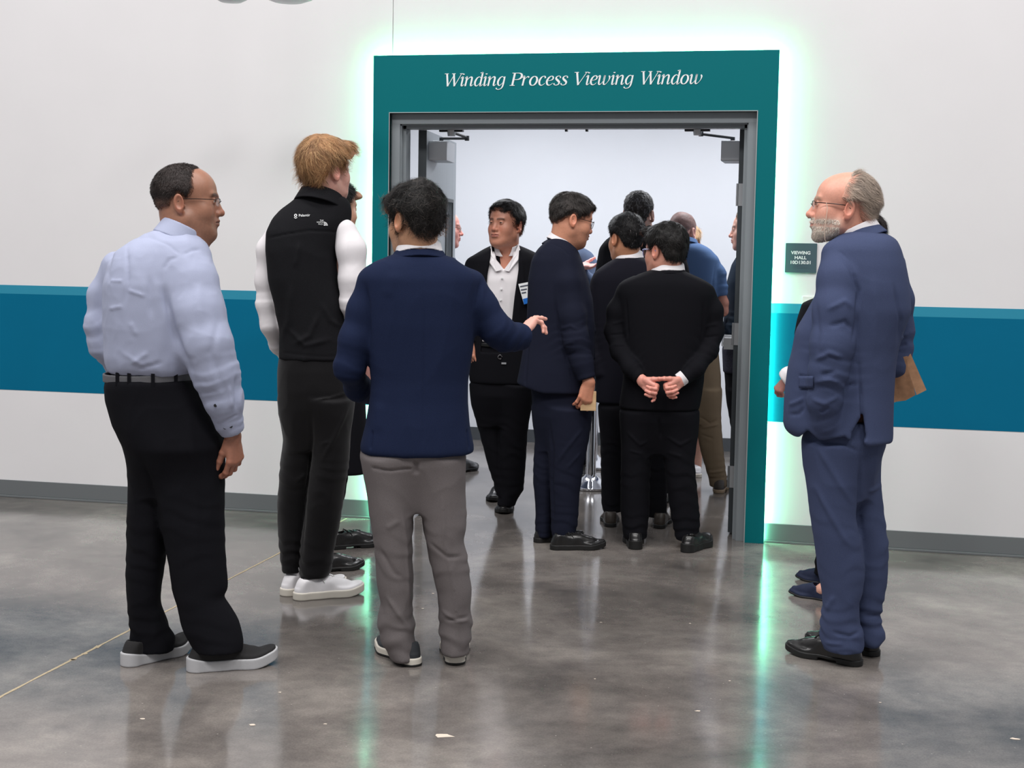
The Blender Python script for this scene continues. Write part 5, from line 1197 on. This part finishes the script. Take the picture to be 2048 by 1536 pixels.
# ------------------------------------------------ man in navy suit holding a wood block
p = Person((1125, 1088), 'man in dark navy suit and glasses in the doorway, holding a small wooden block')
nk = p.L(1122, 505, .0)
o, f_ = garment(p, 'jacket', M_navysuit, [(472, 1103, 1130, .0, .07), (482, 1092, 1142, 0, .09), (500, 1074, 1156, 0, .12), (520, 1063, 1164, 0, .135), (560, 1056, 1177, 0, .15), (600, 1055, 1186, 0, .155), (650, 1053, 1190, 0, .15), (700, 1046, 1188, 0, .15), (740, 1039, 1186, 0, .155), (768, 1033, 1184, 0, .155), (783, 1036, 1183, 0, .155)],
    [[(1130, 525, -.07, 20), (1134, 565, -.10, 25), (1144, 630, -.12, 26), (1152, 680, -.14, 25), (1164, 725, -.15, 21), (1174, 758, -.16, 17)], [(1150, 540, .10, 16), (1165, 600, .14, 18), (1172, 660, .14, 17), (1176, 720, .1, 14)]],
    th=.14, k=.02, seed=51, folds=[([(1058, 640), (1056, 700), (1050, 776)], -.008, .004), ([(1108, 560), (1112, 620), (1124, 690), (1140, 735), (1148, 775)], -.009, .006), ([(1115, 660), (1140, 650), (1160, 660)], .004, .007), ([(1122, 690), (1150, 680)], .004, .007), ([(1128, 712), (1155, 700)], -.004, .006), ([(1070, 560), (1066, 640)], .002, .02), ([(1103, 486), (1125, 497), (1140, 512)], -.002, .004)],
    cut=lambda P: smax(-(P[:, 2]-p.L(1060, 768, 0)[2])-.30*(P[:, 0]-p.L(1040, 768, 0)[0])*1.0, -P[:, 2]*0-1, .002))
ring(p, 'jacket_collar', M_navysuit, p.L(1120, 500, .0), (.50, .12, .86), .082, .040, .005, taper=.5, label='navy jacket collar')
ring(p, 'shirt_collar', M_whiteshirt, p.L(1124, 483, .0), (.50, .12, .86), .070, .050, .003, taper=.12, label='white shirt collar')
trousers(p, M_navysuit, [(760, 1060, 1184, 0, .125), (800, 1064, 1184, 0, .125), (830, 1066, 1180, 0, .12)],
    [([(815, 1090, 1184), (878, 1094, 1178), (932, 1098, 1167), (987, 1100, 1159), (1042, 1102, 1156), (1064, 1102, 1152), (1078, 1106, 1148)], .11, .075, -.04, p.fl(1130, 1092)[1]),
     ([(815, 1065, 1130), (878, 1070, 1122), (919, 1067, 1116), (960, 1066, 1110), (1014, 1071, 1108), (1055, 1070, 1105), (1072, 1072, 1104)], .105, .07, .04, p.fl(1086, 1082)[1])], seed=53,
    folds=[([(1098, 830), (1106, 900), (1104, 960), (1108, 1060)], -.008, .006), ([(1170, 850), (1130, 900), (1112, 930)], .005, .008), ([(1165, 900), (1130, 940)], .004, .007)])
H = head(p, (1142, 446, .0), 70, pitch=14, roll=0, s=1.0, skin=(205, 144, 116), neck=nk, nr=.062, hd=dict(nose=.9, jaw=1.02, fat=.003), lips=(165, 98, 88), brow=(50, 36, 30), beard=((80, 55, 45), .3),
    hair=hair(poly=[(.135, .20), (.128, .085), (.105, .070), (.082, .066), (.076, .046), (.055, .030), (.028, .022), (.012, .018), (-.010, .034), (-.030, .014), (-.045, -.008), (-.068, -.026), (-.13, -.040), (-.15, .20)], t=.013, top=1.3, col=(48, 44, 42), var=.5, len=.014, lift=.6, mess=.45, n=7000, side=((120, 88, 72), .015, .06, .75), blobs=[((0, .078, .098), (.046, .022, .018))], grain=.004, edge=.016, fade=.035),
    glasses=((M_specs, .0013), .034, .048, .016, True))
hd_ = hand(p, p.L(1178, 764, -.165), (-.22, -.05, -1), (.25, -.95, 0), -1, (205, 140, 112), [(30, 38, 18), (34, 40, 20), (30, 38, 20), (24, 30, 18)], thumb=(22, 14, 40), sc=1.0, spread=7, res=.002, arm=p.L(1171, 742, -.155))
shoe(p, (1100, 1099), (1209, 1096), style='loafer', mats=(M_leather, M_bsole, M_blace), L=.285)
shoe(p, (1068, 1085), (1160, 1078), style='loafer', mats=(M_leather, M_bsole, None), L=.28)
p.core(p.L(1120, 780, 0), nk, [], (205, 144, 116), [[p.L(1130, 530, -.07), p.L(1150, 670, -.12), p.L(1176, 755, -.11)]]); p.finish()
wb = empty('wooden_block', p.B); wb.rotation_euler = (0, 0, p.ang); tag(wb, 'small pale wooden block in the hand of the man in dark navy suit', 'block')
c = p.L(1177, 803, -.155); MB().box((c[0]-.039, c[1]-.009, c[2]-.045), (c[0]+.037, c[1]+.012, c[2]+.05)).build('block', M_wood, wb, bevel=.002)

# ------------------------------------------------ man with hands clasped behind his back
p = Person((1330, 1092), 'stout man in black suit, back turned, hands joined behind his back')
nk = p.L(1335, 545, .0)
garment(p, 'jacket', M_blacksuit, [(536, 1306, 1362, .0, .085), (546, 1286, 1380, 0, .10), (557, 1256, 1406, 0, .12), (568, 1238, 1424, 0, .13), (585, 1233, 1430, 0, .135), (620, 1238, 1424, 0, .14), (700, 1244, 1412, 0, .14), (760, 1246, 1408, 0, .14), (800, 1240, 1402, 0, .14), (817, 1238, 1398, 0, .14)],
    [[(1250, 588, 0, 18), (1236, 622, 0, 21), (1231, 662, 0, 21), (1240, 702, -.05, 18), (1262, 736, -.13, 16), (1281, 757, -.165, 13.5)], [(1412, 588, 0, 18), (1424, 622, 0, 21), (1427, 662, 0, 20), (1417, 702, -.05, 18), (1392, 738, -.13, 16), (1367, 758, -.165, 13.5)]],
    th=.135, k=.016, seed=61, folds=[([(1334, 560), (1332, 640), (1332, 812)], -.0018, .004), ([(1252, 590), (1254, 640), (1258, 690)], -.006, .006), ([(1408, 590), (1406, 640), (1404, 690)], -.006, .006), ([(1222, 650), (1250, 642)], .004, .005), ([(1216, 672), (1250, 668)], -.005, .005), ([(1225, 690), (1252, 690)], .004, .005), ([(1408, 655), (1440, 648)], .004, .006), ([(1405, 676), (1440, 672)], -.005, .005)])
ring(p, 'jacket_collar', M_blacksuit, p.L(1336, 550, .004), (-.04, .25, .96), .092, .034, .0052, taper=.5, label='black jacket collar')
ring(p, 'shirt_collar', M_whiteshirt, p.L(1335, 540, .0), (-.05, .28, .95), .083, .054, .003, taper=.12, label='white shirt collar')
for (x, y), ax in (((1364, 757), (-.75, -.1, -.6)),):
    ring(p, 'shirt_cuff', M_whiteshirt, p.L(x, y, -.168), ax, .033, .034, .0025, taper=0, res=.002)
trousers(p, M_blacktr, [(800, 1242, 1396, 0, .13), (840, 1243, 1395, 0, .125)],
    [([(825, 1242, 1325), (898, 1242, 1304), (960, 1241, 1300), (1022, 1241, 1299), (1069, 1246, 1294), (1076, 1247, 1293)], .115, .075, 0, p.fl(1272, 1090)[1]),
     ([(825, 1318, 1396), (874, 1322, 1395), (923, 1328, 1389), (973, 1333, 1394), (1035, 1342, 1400), (1062, 1348, 1399), (1078, 1351, 1394)], .115, .075, 0, p.fl(1372, 1094)[1])], seed=63,
    folds=[([(1318, 830), (1322, 880)], -.01, .008), ([(1250, 860), (1280, 890), (1300, 880)], .005, .007), ([(1330, 870), (1360, 890), (1390, 875)], .005, .007), ([(1255, 900), (1290, 910)], .004, .006), ([(1332, 905), (1370, 915)], .004, .007)])
HB = dict(col=(27, 25, 24), var=.5, t=.018)
H = head(p, (1331, 508, .0), -42, pitch=6, s=1.04, skin=(205, 146, 126), neck=nk, nr=.066, hd=dict(jaw=1.12, fat=.006, w=1.02), lips=(170, 100, 95),
    hair=hair(poly=[(.13, .20), (.105, .088), (.085, .078), (.062, .062), (.048, .036), (.030, .008), (.012, .010), (-.008, .036), (-.028, .006), (-.042, -.034), (-.064, -.050), (-.14, -.056), (-.15, .20)], gs=(45, 32, 45), grain=.004, len=.02, blobs=[((-.03, .075, .112), (.045, .035, .022))], **HB),
    glasses=((M_blueplastic, .0019), .036, .048, .016, True))
hand(p, p.L(1285, 762, -.18), (.66, -.42, -.42), (.30, .90, .30), 1, (226, 158, 142), [(60, 70, 40), (56, 68, 36), (50, 60, 32), (24, 35, 18)], thumb=(34, 2, -12), sc=.96, res=.0019, arm=p.L(1275, 750, -.160))
hand(p, p.L(1361, 762, -.18), (-.66, -.42, -.42), (-.30, .90, .30), -1, (226, 158, 142), [(62, 72, 40), (60, 70, 36), (56, 66, 34), (50, 45, 20)], thumb=(34, 6, -8), sc=.96, res=.0019, arm=p.L(1371, 751, -.160))
shoe(p, (1272, 1100), (1262, 1078), style='knit', mats=(M_leather, M_bsole, None), L=.29)
shoe(p, (1370, 1106), (1416, 1086), style='knit', mats=(M_leather, M_bsole, None), L=.29)
p.core(p.L(1330, 820, 0), nk, [], (205, 146, 126)); p.finish()

# ------------------------------------------------ man just left of him
p = Person((1264, 1046), 'man in charcoal suit seen from behind, between the navy suit and the stout man')
nk = p.L(1258, 520, .0)
garment(p, 'jacket', M_darkgreysuit, [(512, 1238, 1288, .0, .08), (520, 1224, 1300, 0, .095), (532, 1206, 1318, 0, .11), (545, 1189, 1330, 0, .12), (560, 1182, 1338, 0, .125), (600, 1182, 1338, 0, .125), (700, 1190, 1334, 0, .12), (790, 1190, 1334, 0, .125), (806, 1190, 1334, 0, .125)],
    [[(1196, 572, 0, 14), (1188, 620, 0, 16), (1187, 670, 0, 15), (1196, 720, -.03, 13), (1204, 752, -.06, 11)]], th=.12, k=.02, seed=71, res=.007)
ring(p, 'jacket_collar', M_darkgreysuit, p.L(1259, 525, .004), (-.04, .26, .96), .082, .038, .0052, taper=.5)
ring(p, 'shirt_collar', M_whiteshirt, p.L(1259, 515, .0), (-.05, .28, .95), .073, .054, .003, taper=.12, label='white shirt collar')
trousers(p, M_blacktr, [(790, 1198, 1332, 0, .12), (830, 1200, 1332, 0, .12)],
    [([(815, 1199, 1262), (900, 1201, 1252), (960, 1202, 1248), (1010, 1203, 1246), (1022, 1206, 1244)], .11, .075, 0, p.fl(1222, 1046)[1]),
     ([(815, 1266, 1332), (900, 1276, 1333), (960, 1284, 1334), (1020, 1290, 1334), (1032, 1292, 1333)], .11, .075, 0, p.fl(1316, 1050)[1])], seed=73, res=.007)
H = head(p, (1252, 483, .0), -30, pitch=6, s=1.02, skin=(196, 140, 108), neck=nk, nr=.060, hair=hair(col=(24, 23, 24), t=.016, hi=((120, 115, 115), .012), gs=(50, 40, 50), len=.014, lift=.5))
shoe(p, (1222, 1055), (1214, 1032), style='oxford', mats=(M_brleather, M_bsole, None), L=.29)
shoe(p, (1318, 1058), (1326, 1036), style='oxford', mats=(M_brleather, M_bsole, None), L=.29)
p.core(p.L(1262, 790, 0), nk, [], (196, 140, 108)); p.finish()

# ------------------------------------------------ tall man in black behind them
p = Person((1278, 1008), 'tallest man in the viewing hall, dressed in black, close-cropped dark hair, back turned')
nk = p.L(1280, 462, .0)
garment(p, 'jacket', M_blacktr, [(456, 1256, 1306, .0, .08), (464, 1240, 1322, 0, .1), (476, 1216, 1346, 0, .115), (492, 1202, 1362, 0, .12), (530, 1197, 1376, 0, .125), (640, 1200, 1372, 0, .12), (770, 1205, 1366, 0, .12)],
    [[(1212, 505, 0, 13), (1203, 560, 0, 15), (1203, 620, 0, 14), (1210, 690, -.02, 11)], [(1352, 505, 0, 13), (1366, 560, 0, 14), (1367, 620, 0, 14), (1360, 690, -.02, 11)]], th=.12, k=.02, seed=81, res=.008)
ring(p, 'collar', M_blacktr, p.L(1281, 460, .0), (0, .25, .96), .07, .04, .005, taper=.3)
trousers(p, M_blacktr, [(760, 1212, 1358, 0, .12), (800, 1214, 1356, 0, .12)],
    [([(790, 1214, 1280), (900, 1222, 1272), (985, 1228, 1270)], .11, .07, 0, p.fl(1248, 1006)[1]), ([(790, 1288, 1356), (900, 1292, 1345), (985, 1296, 1340)], .11, .07, 0, p.fl(1318, 1008)[1])], seed=83, res=.008)
H = head(p, (1277, 434, .0), 6, pitch=2, s=1.02, skin=(190, 150, 135), neck=nk, nr=.062, hd=dict(jaw=1.02), hair=hair(col=(50, 47, 46), t=.007, top=1.6, len=.008, lift=.9, mess=.5, wd=.0009, grey=((150, 150, 155), .35), side=((128, 108, 100), -.01, .05, .7), gs=(90, 90, 90)))
shoe(p, (1248, 1012), (1244, 992), style='oxford', mats=(M_leather, M_bsole, None), L=.3); shoe(p, (1318, 1014), (1324, 994), style='oxford', mats=(M_leather, M_bsole, None), L=.3)
p.core(p.L(1280, 770, 0), nk, [], (190, 150, 135)); p.finish()

# ------------------------------------------------ man in blue polo
p = Person((1412, 984), 'man with shaved head in blue polo shirt and khaki trousers, back turned')
nk = p.L(1368, 492, .0)
o, f_ = garment(p, 'polo_shirt', M_polo, [(484, 1346, 1398, .0, .08), (490, 1340, 1410, 0, .10), (500, 1330, 1424, 0, .115), (516, 1322, 1436, 0, .12), (560, 1320, 1438, 0, .125), (640, 1322, 1430, 0, .125), (702, 1326, 1434, 0, .125)],
    [[(1424, 522, 0, 13), (1436, 548, 0, 15), (1440, 576, 0, 14), (1441, 592, 0, 13)]], th=.12, k=.016, seed=91, res=.007, folds=[([(1432, 520), (1426, 560), (1424, 600)], -.004, .006)])
ring(p, 'collar', M_polo, p.L(1371, 485, .0), (.05, .30, .95), .074, .036, .004, taper=.5, label='blue polo collar')
A_, rs_ = p.chainpx([(1441, 578, 0, 9), (1446, 606, 0, 10.5), (1446, 622, 0, 10), (1438, 628, .08, 9), (1420, 640, .2, 8)])
V_, Q_ = surfnet(lambda P: chain(P, A_, rs_, .02), np.min(A_, 0)-.06, np.max(A_, 0)+.06, .005); p.bodypart(V_, Q_, lin((190, 130, 110)))
trousers(p, M_khaki, [(690, 1330, 1436, 0, .12), (750, 1328, 1442, 0, .125), (790, 1334, 1442, 0, .12)],
    [([(780, 1386, 1441), (850, 1392, 1443), (899, 1400, 1447), (936, 1411, 1451), (962, 1418, 1454), (972, 1420, 1453)], .11, .07, 0, p.fl(1437, 982)[1]),
     ([(780, 1332, 1388), (900, 1338, 1386), (965, 1345, 1384)], .11, .07, .02, p.fl(1366, 978)[1])], seed=93, res=.0065,
    folds=[([(1395, 830), (1420, 848), (1438, 840)], -.006, .006), ([(1440, 850), (1400, 858)], .006, .006), ([(1398, 870), (1430, 880)], -.005, .006), ([(1415, 950), (1450, 945)], .006, .006), ([(1418, 962), (1452, 960)], -.005, .004)])
H = head(p, (1364, 470, .02), 20, pitch=20, s=1.0, skin=(205, 160, 150), neck=nk, nr=.060, hair=hair(col=(128, 104, 100), t=.003, len=.004, lift=1., n=3000, wd=.0008, side=((190, 145, 135), .02, .05, .7), grain=.0006, bald=(((0, -.02, .145), (.045, .05, .03)),)))
shoe(p, (1437, 987), (1444, 968), style='oxford', mats=(M_brleather, mat('tan_sole', (150, 130, 105), .6), None), L=.29); shoe(p, (1366, 983), (1362, 965), style='oxford', mats=(M_brleather, M_bsole, None), L=.29)
p.core(p.L(1385, 760, 0), nk, [], (205, 160, 150)); p.finish()

# ------------------------------------------------ long-haired person beyond the polo
p = Person((1385, 950), 'person with long blond hair half hidden behind the shaved head of the blue polo man')
nk = p.L(1383, 500, .0)
garment(p, 'dress', M_slate, [(496, 1368, 1398, .0, .07), (508, 1350, 1410, 0, .09), (560, 1345, 1416, 0, .1), (680, 1350, 1412, 0, .1), (860, 1345, 1416, 0, .12)], (), th=.1, seed=95, res=.012)
H = head(p, (1376, 490, .0), 30, pitch=0, s=.92, skin=(220, 170, 150), neck=nk, nr=.05, res=.003, hair=hair(col=(190, 160, 128), t=.018, len=.03, n=2500, blobs=[((0, -.09, -.03), (.085, .04, .09)), ((.055, -.03, -.04), (.030, .045, .085))]))
A_, rs_ = p.chainpx([(1372, 855, 0, 12), (1372, 935, 0, 7)]); B_, rb_ = p.chainpx([(1396, 855, 0, 12), (1396, 935, 0, 7)])
V_, Q_ = surfnet(lambda P: np.minimum(chain(P, A_, rs_), chain(P, B_, rb_)), np.min([A_, B_], (0, 1))-.08, np.max([A_, B_], (0, 1))+.08, .01); p.bodypart(V_, Q_, lin((220, 170, 150)))
shoe(p, (1396, 956), (1384, 948), style='sneaker', mats=(M_wleather, M_gsole, None), L=.26); shoe(p, (1372, 956), (1362, 948), style='sneaker', mats=(M_wleather, M_gsole, None), L=.26)
p.core(p.L(1383, 780, 0), nk, [], (220, 170, 150)); p.finish()

# ------------------------------------------------ man cut off by the right jamb
p = Person((1500, 978), 'grey-haired man mostly hidden by the right door jamb, facing left, white pouch at his waist')
nk = p.L(1506, 512, .0)
garment(p, 'jacket', M_teal, [(500, 1486, 1526, .0, .08), (512, 1474, 1536, 0, .11), (530, 1463, 1546, 0, .14), (566, 1453, 1548, 0, .15), (640, 1447, 1548, 0, .15), (672, 1446, 1546, 0, .15)], [[(1490, 545, -.08, 14), (1482, 600, -.1, 16), (1470, 650, -.13, 14), (1452, 664, -.16, 10)]], th=.14, k=.02, seed=96, res=.008)
garment(p, 'checked_shirt', M_check, [(668, 1450, 1540, 0, .14), (700, 1444, 1542, 0, .145), (746, 1446, 1540, 0, .14)], (), th=.14, seed=97, res=.008)
c = p.L(1455, 681, -.17); pouch = MB().rbox((c[0]-.036, c[1]-.03, c[2]-.036), (c[0]+.05, c[1]+.03, c[2]+.036), .008, 1).build('waist_pouch', M_white, p.top, bevel=.003)
MB().tube([(c[0]-.008, c[1]-.034, c[2]+.0), (c[0]-.008, c[1]-.028, c[2]+.0)], .006, 10).build('pouch_button', M_blackp, pouch)
trousers(p, M_blacktr, [(740, 1448, 1538, 0, .13), (790, 1452, 1536, 0, .12)],
    [([(780, 1455, 1515), (880, 1464, 1512), (958, 1470, 1510)], .11, .07, -.03, p.fl(1492, 976)[1]), ([(780, 1475, 1535), (880, 1482, 1530), (955, 1488, 1528)], .11, .07, .05, p.fl(1508, 972)[1])], seed=98, res=.008)
H = head(p, (1497, 466, .0), -84, pitch=2, s=1.0, skin=(212, 160, 140), neck=nk, nr=.058, hd=dict(nose=1.1), brow=(90, 75, 65), hair=hair(col=(150, 135, 118), t=.02, n=3500, len=.025, flow='back'))
shoe(p, (1500, 980), (1450, 968), style='oxford', mats=(M_leather, M_bsole, None), L=.3); shoe(p, (1515, 974), (1468, 962), style='oxford', mats=(M_leather, M_bsole, None), L=.3)
p.core(p.L(1498, 760, 0), nk, [], (212, 160, 140)); p.finish()

# ------------------------------------------------ man partly behind the left leaf
p = Person((898, 944), 'bald man in glasses and slate shirt peering past the left door leaf')
nk = p.L(884, 508, .0)
garment(p, 'shirt', M_slate, [(500, 868, 900, .0, .08), (510, 858, 908, 0, .10), (522, 850, 914, 0, .12), (560, 845, 918, 0, .13), (640, 845, 922, 0, .14), (712, 850, 920, 0, .13)], [[(884, 530, -.1, 13), (882, 590, -.12, 14), (886, 650, -.12, 12), (890, 700, -.1, 9)]], th=.12, k=.02, seed=101, res=.008)
trousers(p, M_blacktr, [(705, 850, 920, 0, .13), (760, 852, 920, 0, .12)],
    [([(750, 858, 918), (850, 872, 918), (925, 885, 920)], .11, .07, 0, p.fl(910, 944)[1]), ([(750, 850, 905), (850, 850, 895), (920, 852, 888)], .11, .07, .03, p.fl(872, 938)[1])], seed=103, res=.008)
H = head(p, (889, 462, .0), 88, pitch=2, s=1.0, skin=(216, 150, 138), neck=nk, nr=.06, hd=dict(nose=1.15), brow=(150, 110, 95), lips=(180, 100, 95), hair=hair(col=(190, 175, 165), t=.008, n=2000, len=.01, poly=[(-.02, .11), (-.012, .07), (.012, .02), (-.01, .036), (-.030, .010), (-.045, -.035), (-.14, -.058), (-.15, .11)]), glasses=((M_goldspecs, .0014), .030, .050, .016, True))
shoe(p, (903, 948), (950, 938), style='oxford', mats=(M_leather, M_bsole, None), L=.3); shoe(p, (866, 942), (912, 932), style='oxford', mats=(M_leather, M_bsole, None), L=.3)
p.core(p.L(884, 740, 0), nk, [], (216, 150, 138)); p.finish()

# ------------------------------------------------ man in slate jacket beyond the navy suit
p = Person((1150, 950), 'man in slate blue jacket half hidden beyond the navy-suited man, one palm held out')
nk = p.L(1148, 502, .0)
garment(p, 'jacket', M_slate, [(494, 1130, 1168, .0, .08), (500, 1120, 1178, 0, .10), (508, 1112, 1187, 0, .115), (524, 1106, 1194, 0, .12), (570, 1108, 1196, 0, .12), (680, 1112, 1192, 0, .12), (760, 1110, 1192, 0, .12)], [[(1184, 530, 0, 12), (1186, 570, -.05, 13), (1178, 560, -.14, 11), (1164, 540, -.22, 9)]], th=.11, k=.02, seed=105, res=.008)
trousers(p, M_blacktr, [(750, 1114, 1188, 0, .12), (790, 1116, 1186, 0, .12)], [([(780, 1115, 1150), (935, 1120, 1146)], .1, .07, 0, 0), ([(780, 1152, 1186), (935, 1156, 1182)], .1, .07, 0, 0)], seed=106, res=.01)
H = head(p, (1142, 462, .0), 150, pitch=0, s=.98, skin=(210, 160, 145), neck=nk, nr=.058, res=.003, hair=hair(col=(90, 75, 65), n=2000))
hand(p, p.L(1159, 534, -.24), (.95, -.15, .05), (-.1, .3, -.95), 1, (232, 172, 165), [(8, 10, 8), (10, 12, 8), (14, 14, 8), (18, 18, 10)], thumb=(35, 10, 20), sc=.9, res=.0025)
shoe(p, (1132, 950), (1130, 962), style='oxford', mats=(M_leather, M_bsole, None), L=.29); shoe(p, (1168, 950), (1170, 962), style='oxford', mats=(M_leather, M_bsole, None), L=.29)
p.core(p.L(1150, 760, 0), nk, [], (210, 160, 145)); p.finish()

# ------------------------------------------------ man hidden behind the vest
p = Person((690, 1098), 'dark-haired man in black almost hidden behind the man in the fleece vest')
nk = p.L(670, 455, .0)
garment(p, 'coat', M_blacktr, [(444, 650, 700, .0, .08), (454, 642, 712, 0, .10), (470, 634, 718, 0, .115), (520, 628, 722, 0, .125), (640, 630, 722, 0, .125), (760, 636, 728, 0, .13), (860, 640, 734, 0, .135), (944, 644, 738, 0, .14)], [[(704, 480, -.02, 15), (712, 540, -.04, 16), (716, 600, -.04, 15), (718, 660, 0, 12)]], th=.12, k=.02, seed=111, res=.007)
trousers(p, M_blacktr, [(900, 648, 700, 0, .11), (930, 648, 698, 0, .1)], [([(900, 640, 686), (980, 640, 682), (1060, 642, 678)], .1, .07, 0, p.fl(672, 1092)[1]), ([(900, 618, 672), (1000, 616, 668), (1110, 615, 662)], .1, .07, 0, p.fl(640, 1136)[1])], seed=113, res=.008)
H = head(p, (672, 424, .0), 55, pitch=4, s=1.0, skin=(205, 158, 132), neck=nk, nr=.058, hair=hair(col=(26, 25, 25), t=.016, len=.03, mess=.5, lift=.5, blobs=[((.02, .085, .085), (.045, .035, .022))]))
shoe(p, (655, 1099), (748, 1090), style='oxford', mats=(M_leather, M_bsole, M_blace), L=.30); shoe(p, (616, 1146), (689, 1138), style='oxford', mats=(M_leather, M_bsole, None), L=.28)
p.core(p.L(680, 800, 0), nk, [], (205, 158, 132)); p.finish()

# ------------------------------------------------ woman hidden behind the blue suit
p = Person((1668, 1190), 'woman behind the blue-suited man, only navy flats, white sleeve and hand showing')
nk = p.L(1722, 525, .0)
garment(p, 'blouse', M_whiteshirt, [(512, 1690, 1742, .0, .07), (530, 1662, 1760, 0, .09), (580, 1634, 1765, 0, .11), (640, 1622, 1764, 0, .12), (740, 1622, 1756, 0, .12), (866, 1596, 1764, 0, .13)], [[(1690, 560, -.02, 22), (1662, 640, -.04, 21), (1640, 715, -.04, 18), (1604, 742, -.02, 18), (1580, 754, 0, 19), (1569, 762, 0, 12)]], th=.12, k=.02, seed=115, res=.007, wr=((.006, (8, 8, 6)), (.003, (16, 16, 12))))
garment(p, 'waistcoat', M_blacktr, [(590, 1640, 1764, 0, .12), (608, 1604, 1766, 0, .128), (640, 1594, 1766, 0, .13), (672, 1588, 1764, 0, .13), (690, 1600, 1760, 0, .13)], (), th=.13, seed=116, res=.008)
trousers(p, M_blacktr, [(860, 1625, 1760, 0, .12), (900, 1630, 1756, 0, .12)], [([(890, 1632, 1700), (1000, 1640, 1695), (1100, 1632, 1672), (1148, 1628, 1668)], .1, .06, 0, p.fl(1650, 1168)[1]), ([(890, 1690, 1756), (1000, 1680, 1735), (1100, 1668, 1715), (1165, 1655, 1700)], .1, .06, 0, p.fl(1672, 1200)[1])], seed=117, res=.008)
H = head(p, (1716, 487, .0), -80, pitch=2, s=.95, skin=(200, 150, 130), neck=nk, nr=.05, res=.003, hair=hair(col=(40, 32, 30), t=.014, n=3000, len=.03, blobs=[((0, -.120, -.005), (.030, .022, .022))]))
hand(p, p.L(1574, 757, .0), (-.55, .1, -.8), (-.6, -.6, .3), 1, (170, 120, 110), [(45, 55, 25), (50, 55, 28), (55, 55, 28), (60, 55, 25)], thumb=(20, 20, 20), sc=.72, res=.0022)
shoe(p, (1690, 1174), (1600, 1158), style='flat', mats=(M_navyflat, M_bsole, None), L=.25, w=.85); shoe(p, (1684, 1206), (1590, 1190), style='flat', mats=(M_navyflat, M_bsole, None), L=.25, w=.85)
for q in ((1690, 1174, 1600, 1158), (1684, 1206, 1590, 1190)):
    a_ = p.fl(q[0], q[1]); b_ = p.fl(q[2], q[3]); v_ = (b_-a_)/np.linalg.norm(b_-a_)
    P_ = [a_+v_*.045+[0, 0, .16], a_+v_*.045+[0, 0, .06], a_+v_*.09+[0, 0, .045], a_+v_*.13+[0, 0, .030]]
    V_, Q_ = surfnet(lambda P: chain(P, P_, [.03, .027, .024, .014], .02), np.min(P_, 0)-.05, np.max(P_, 0)+.05, .004); p.bodypart(V_, Q_, lin((225, 170, 150)))
p.core(p.L(1700, 850, 0), nk, [], (200, 150, 130)); p.finish()
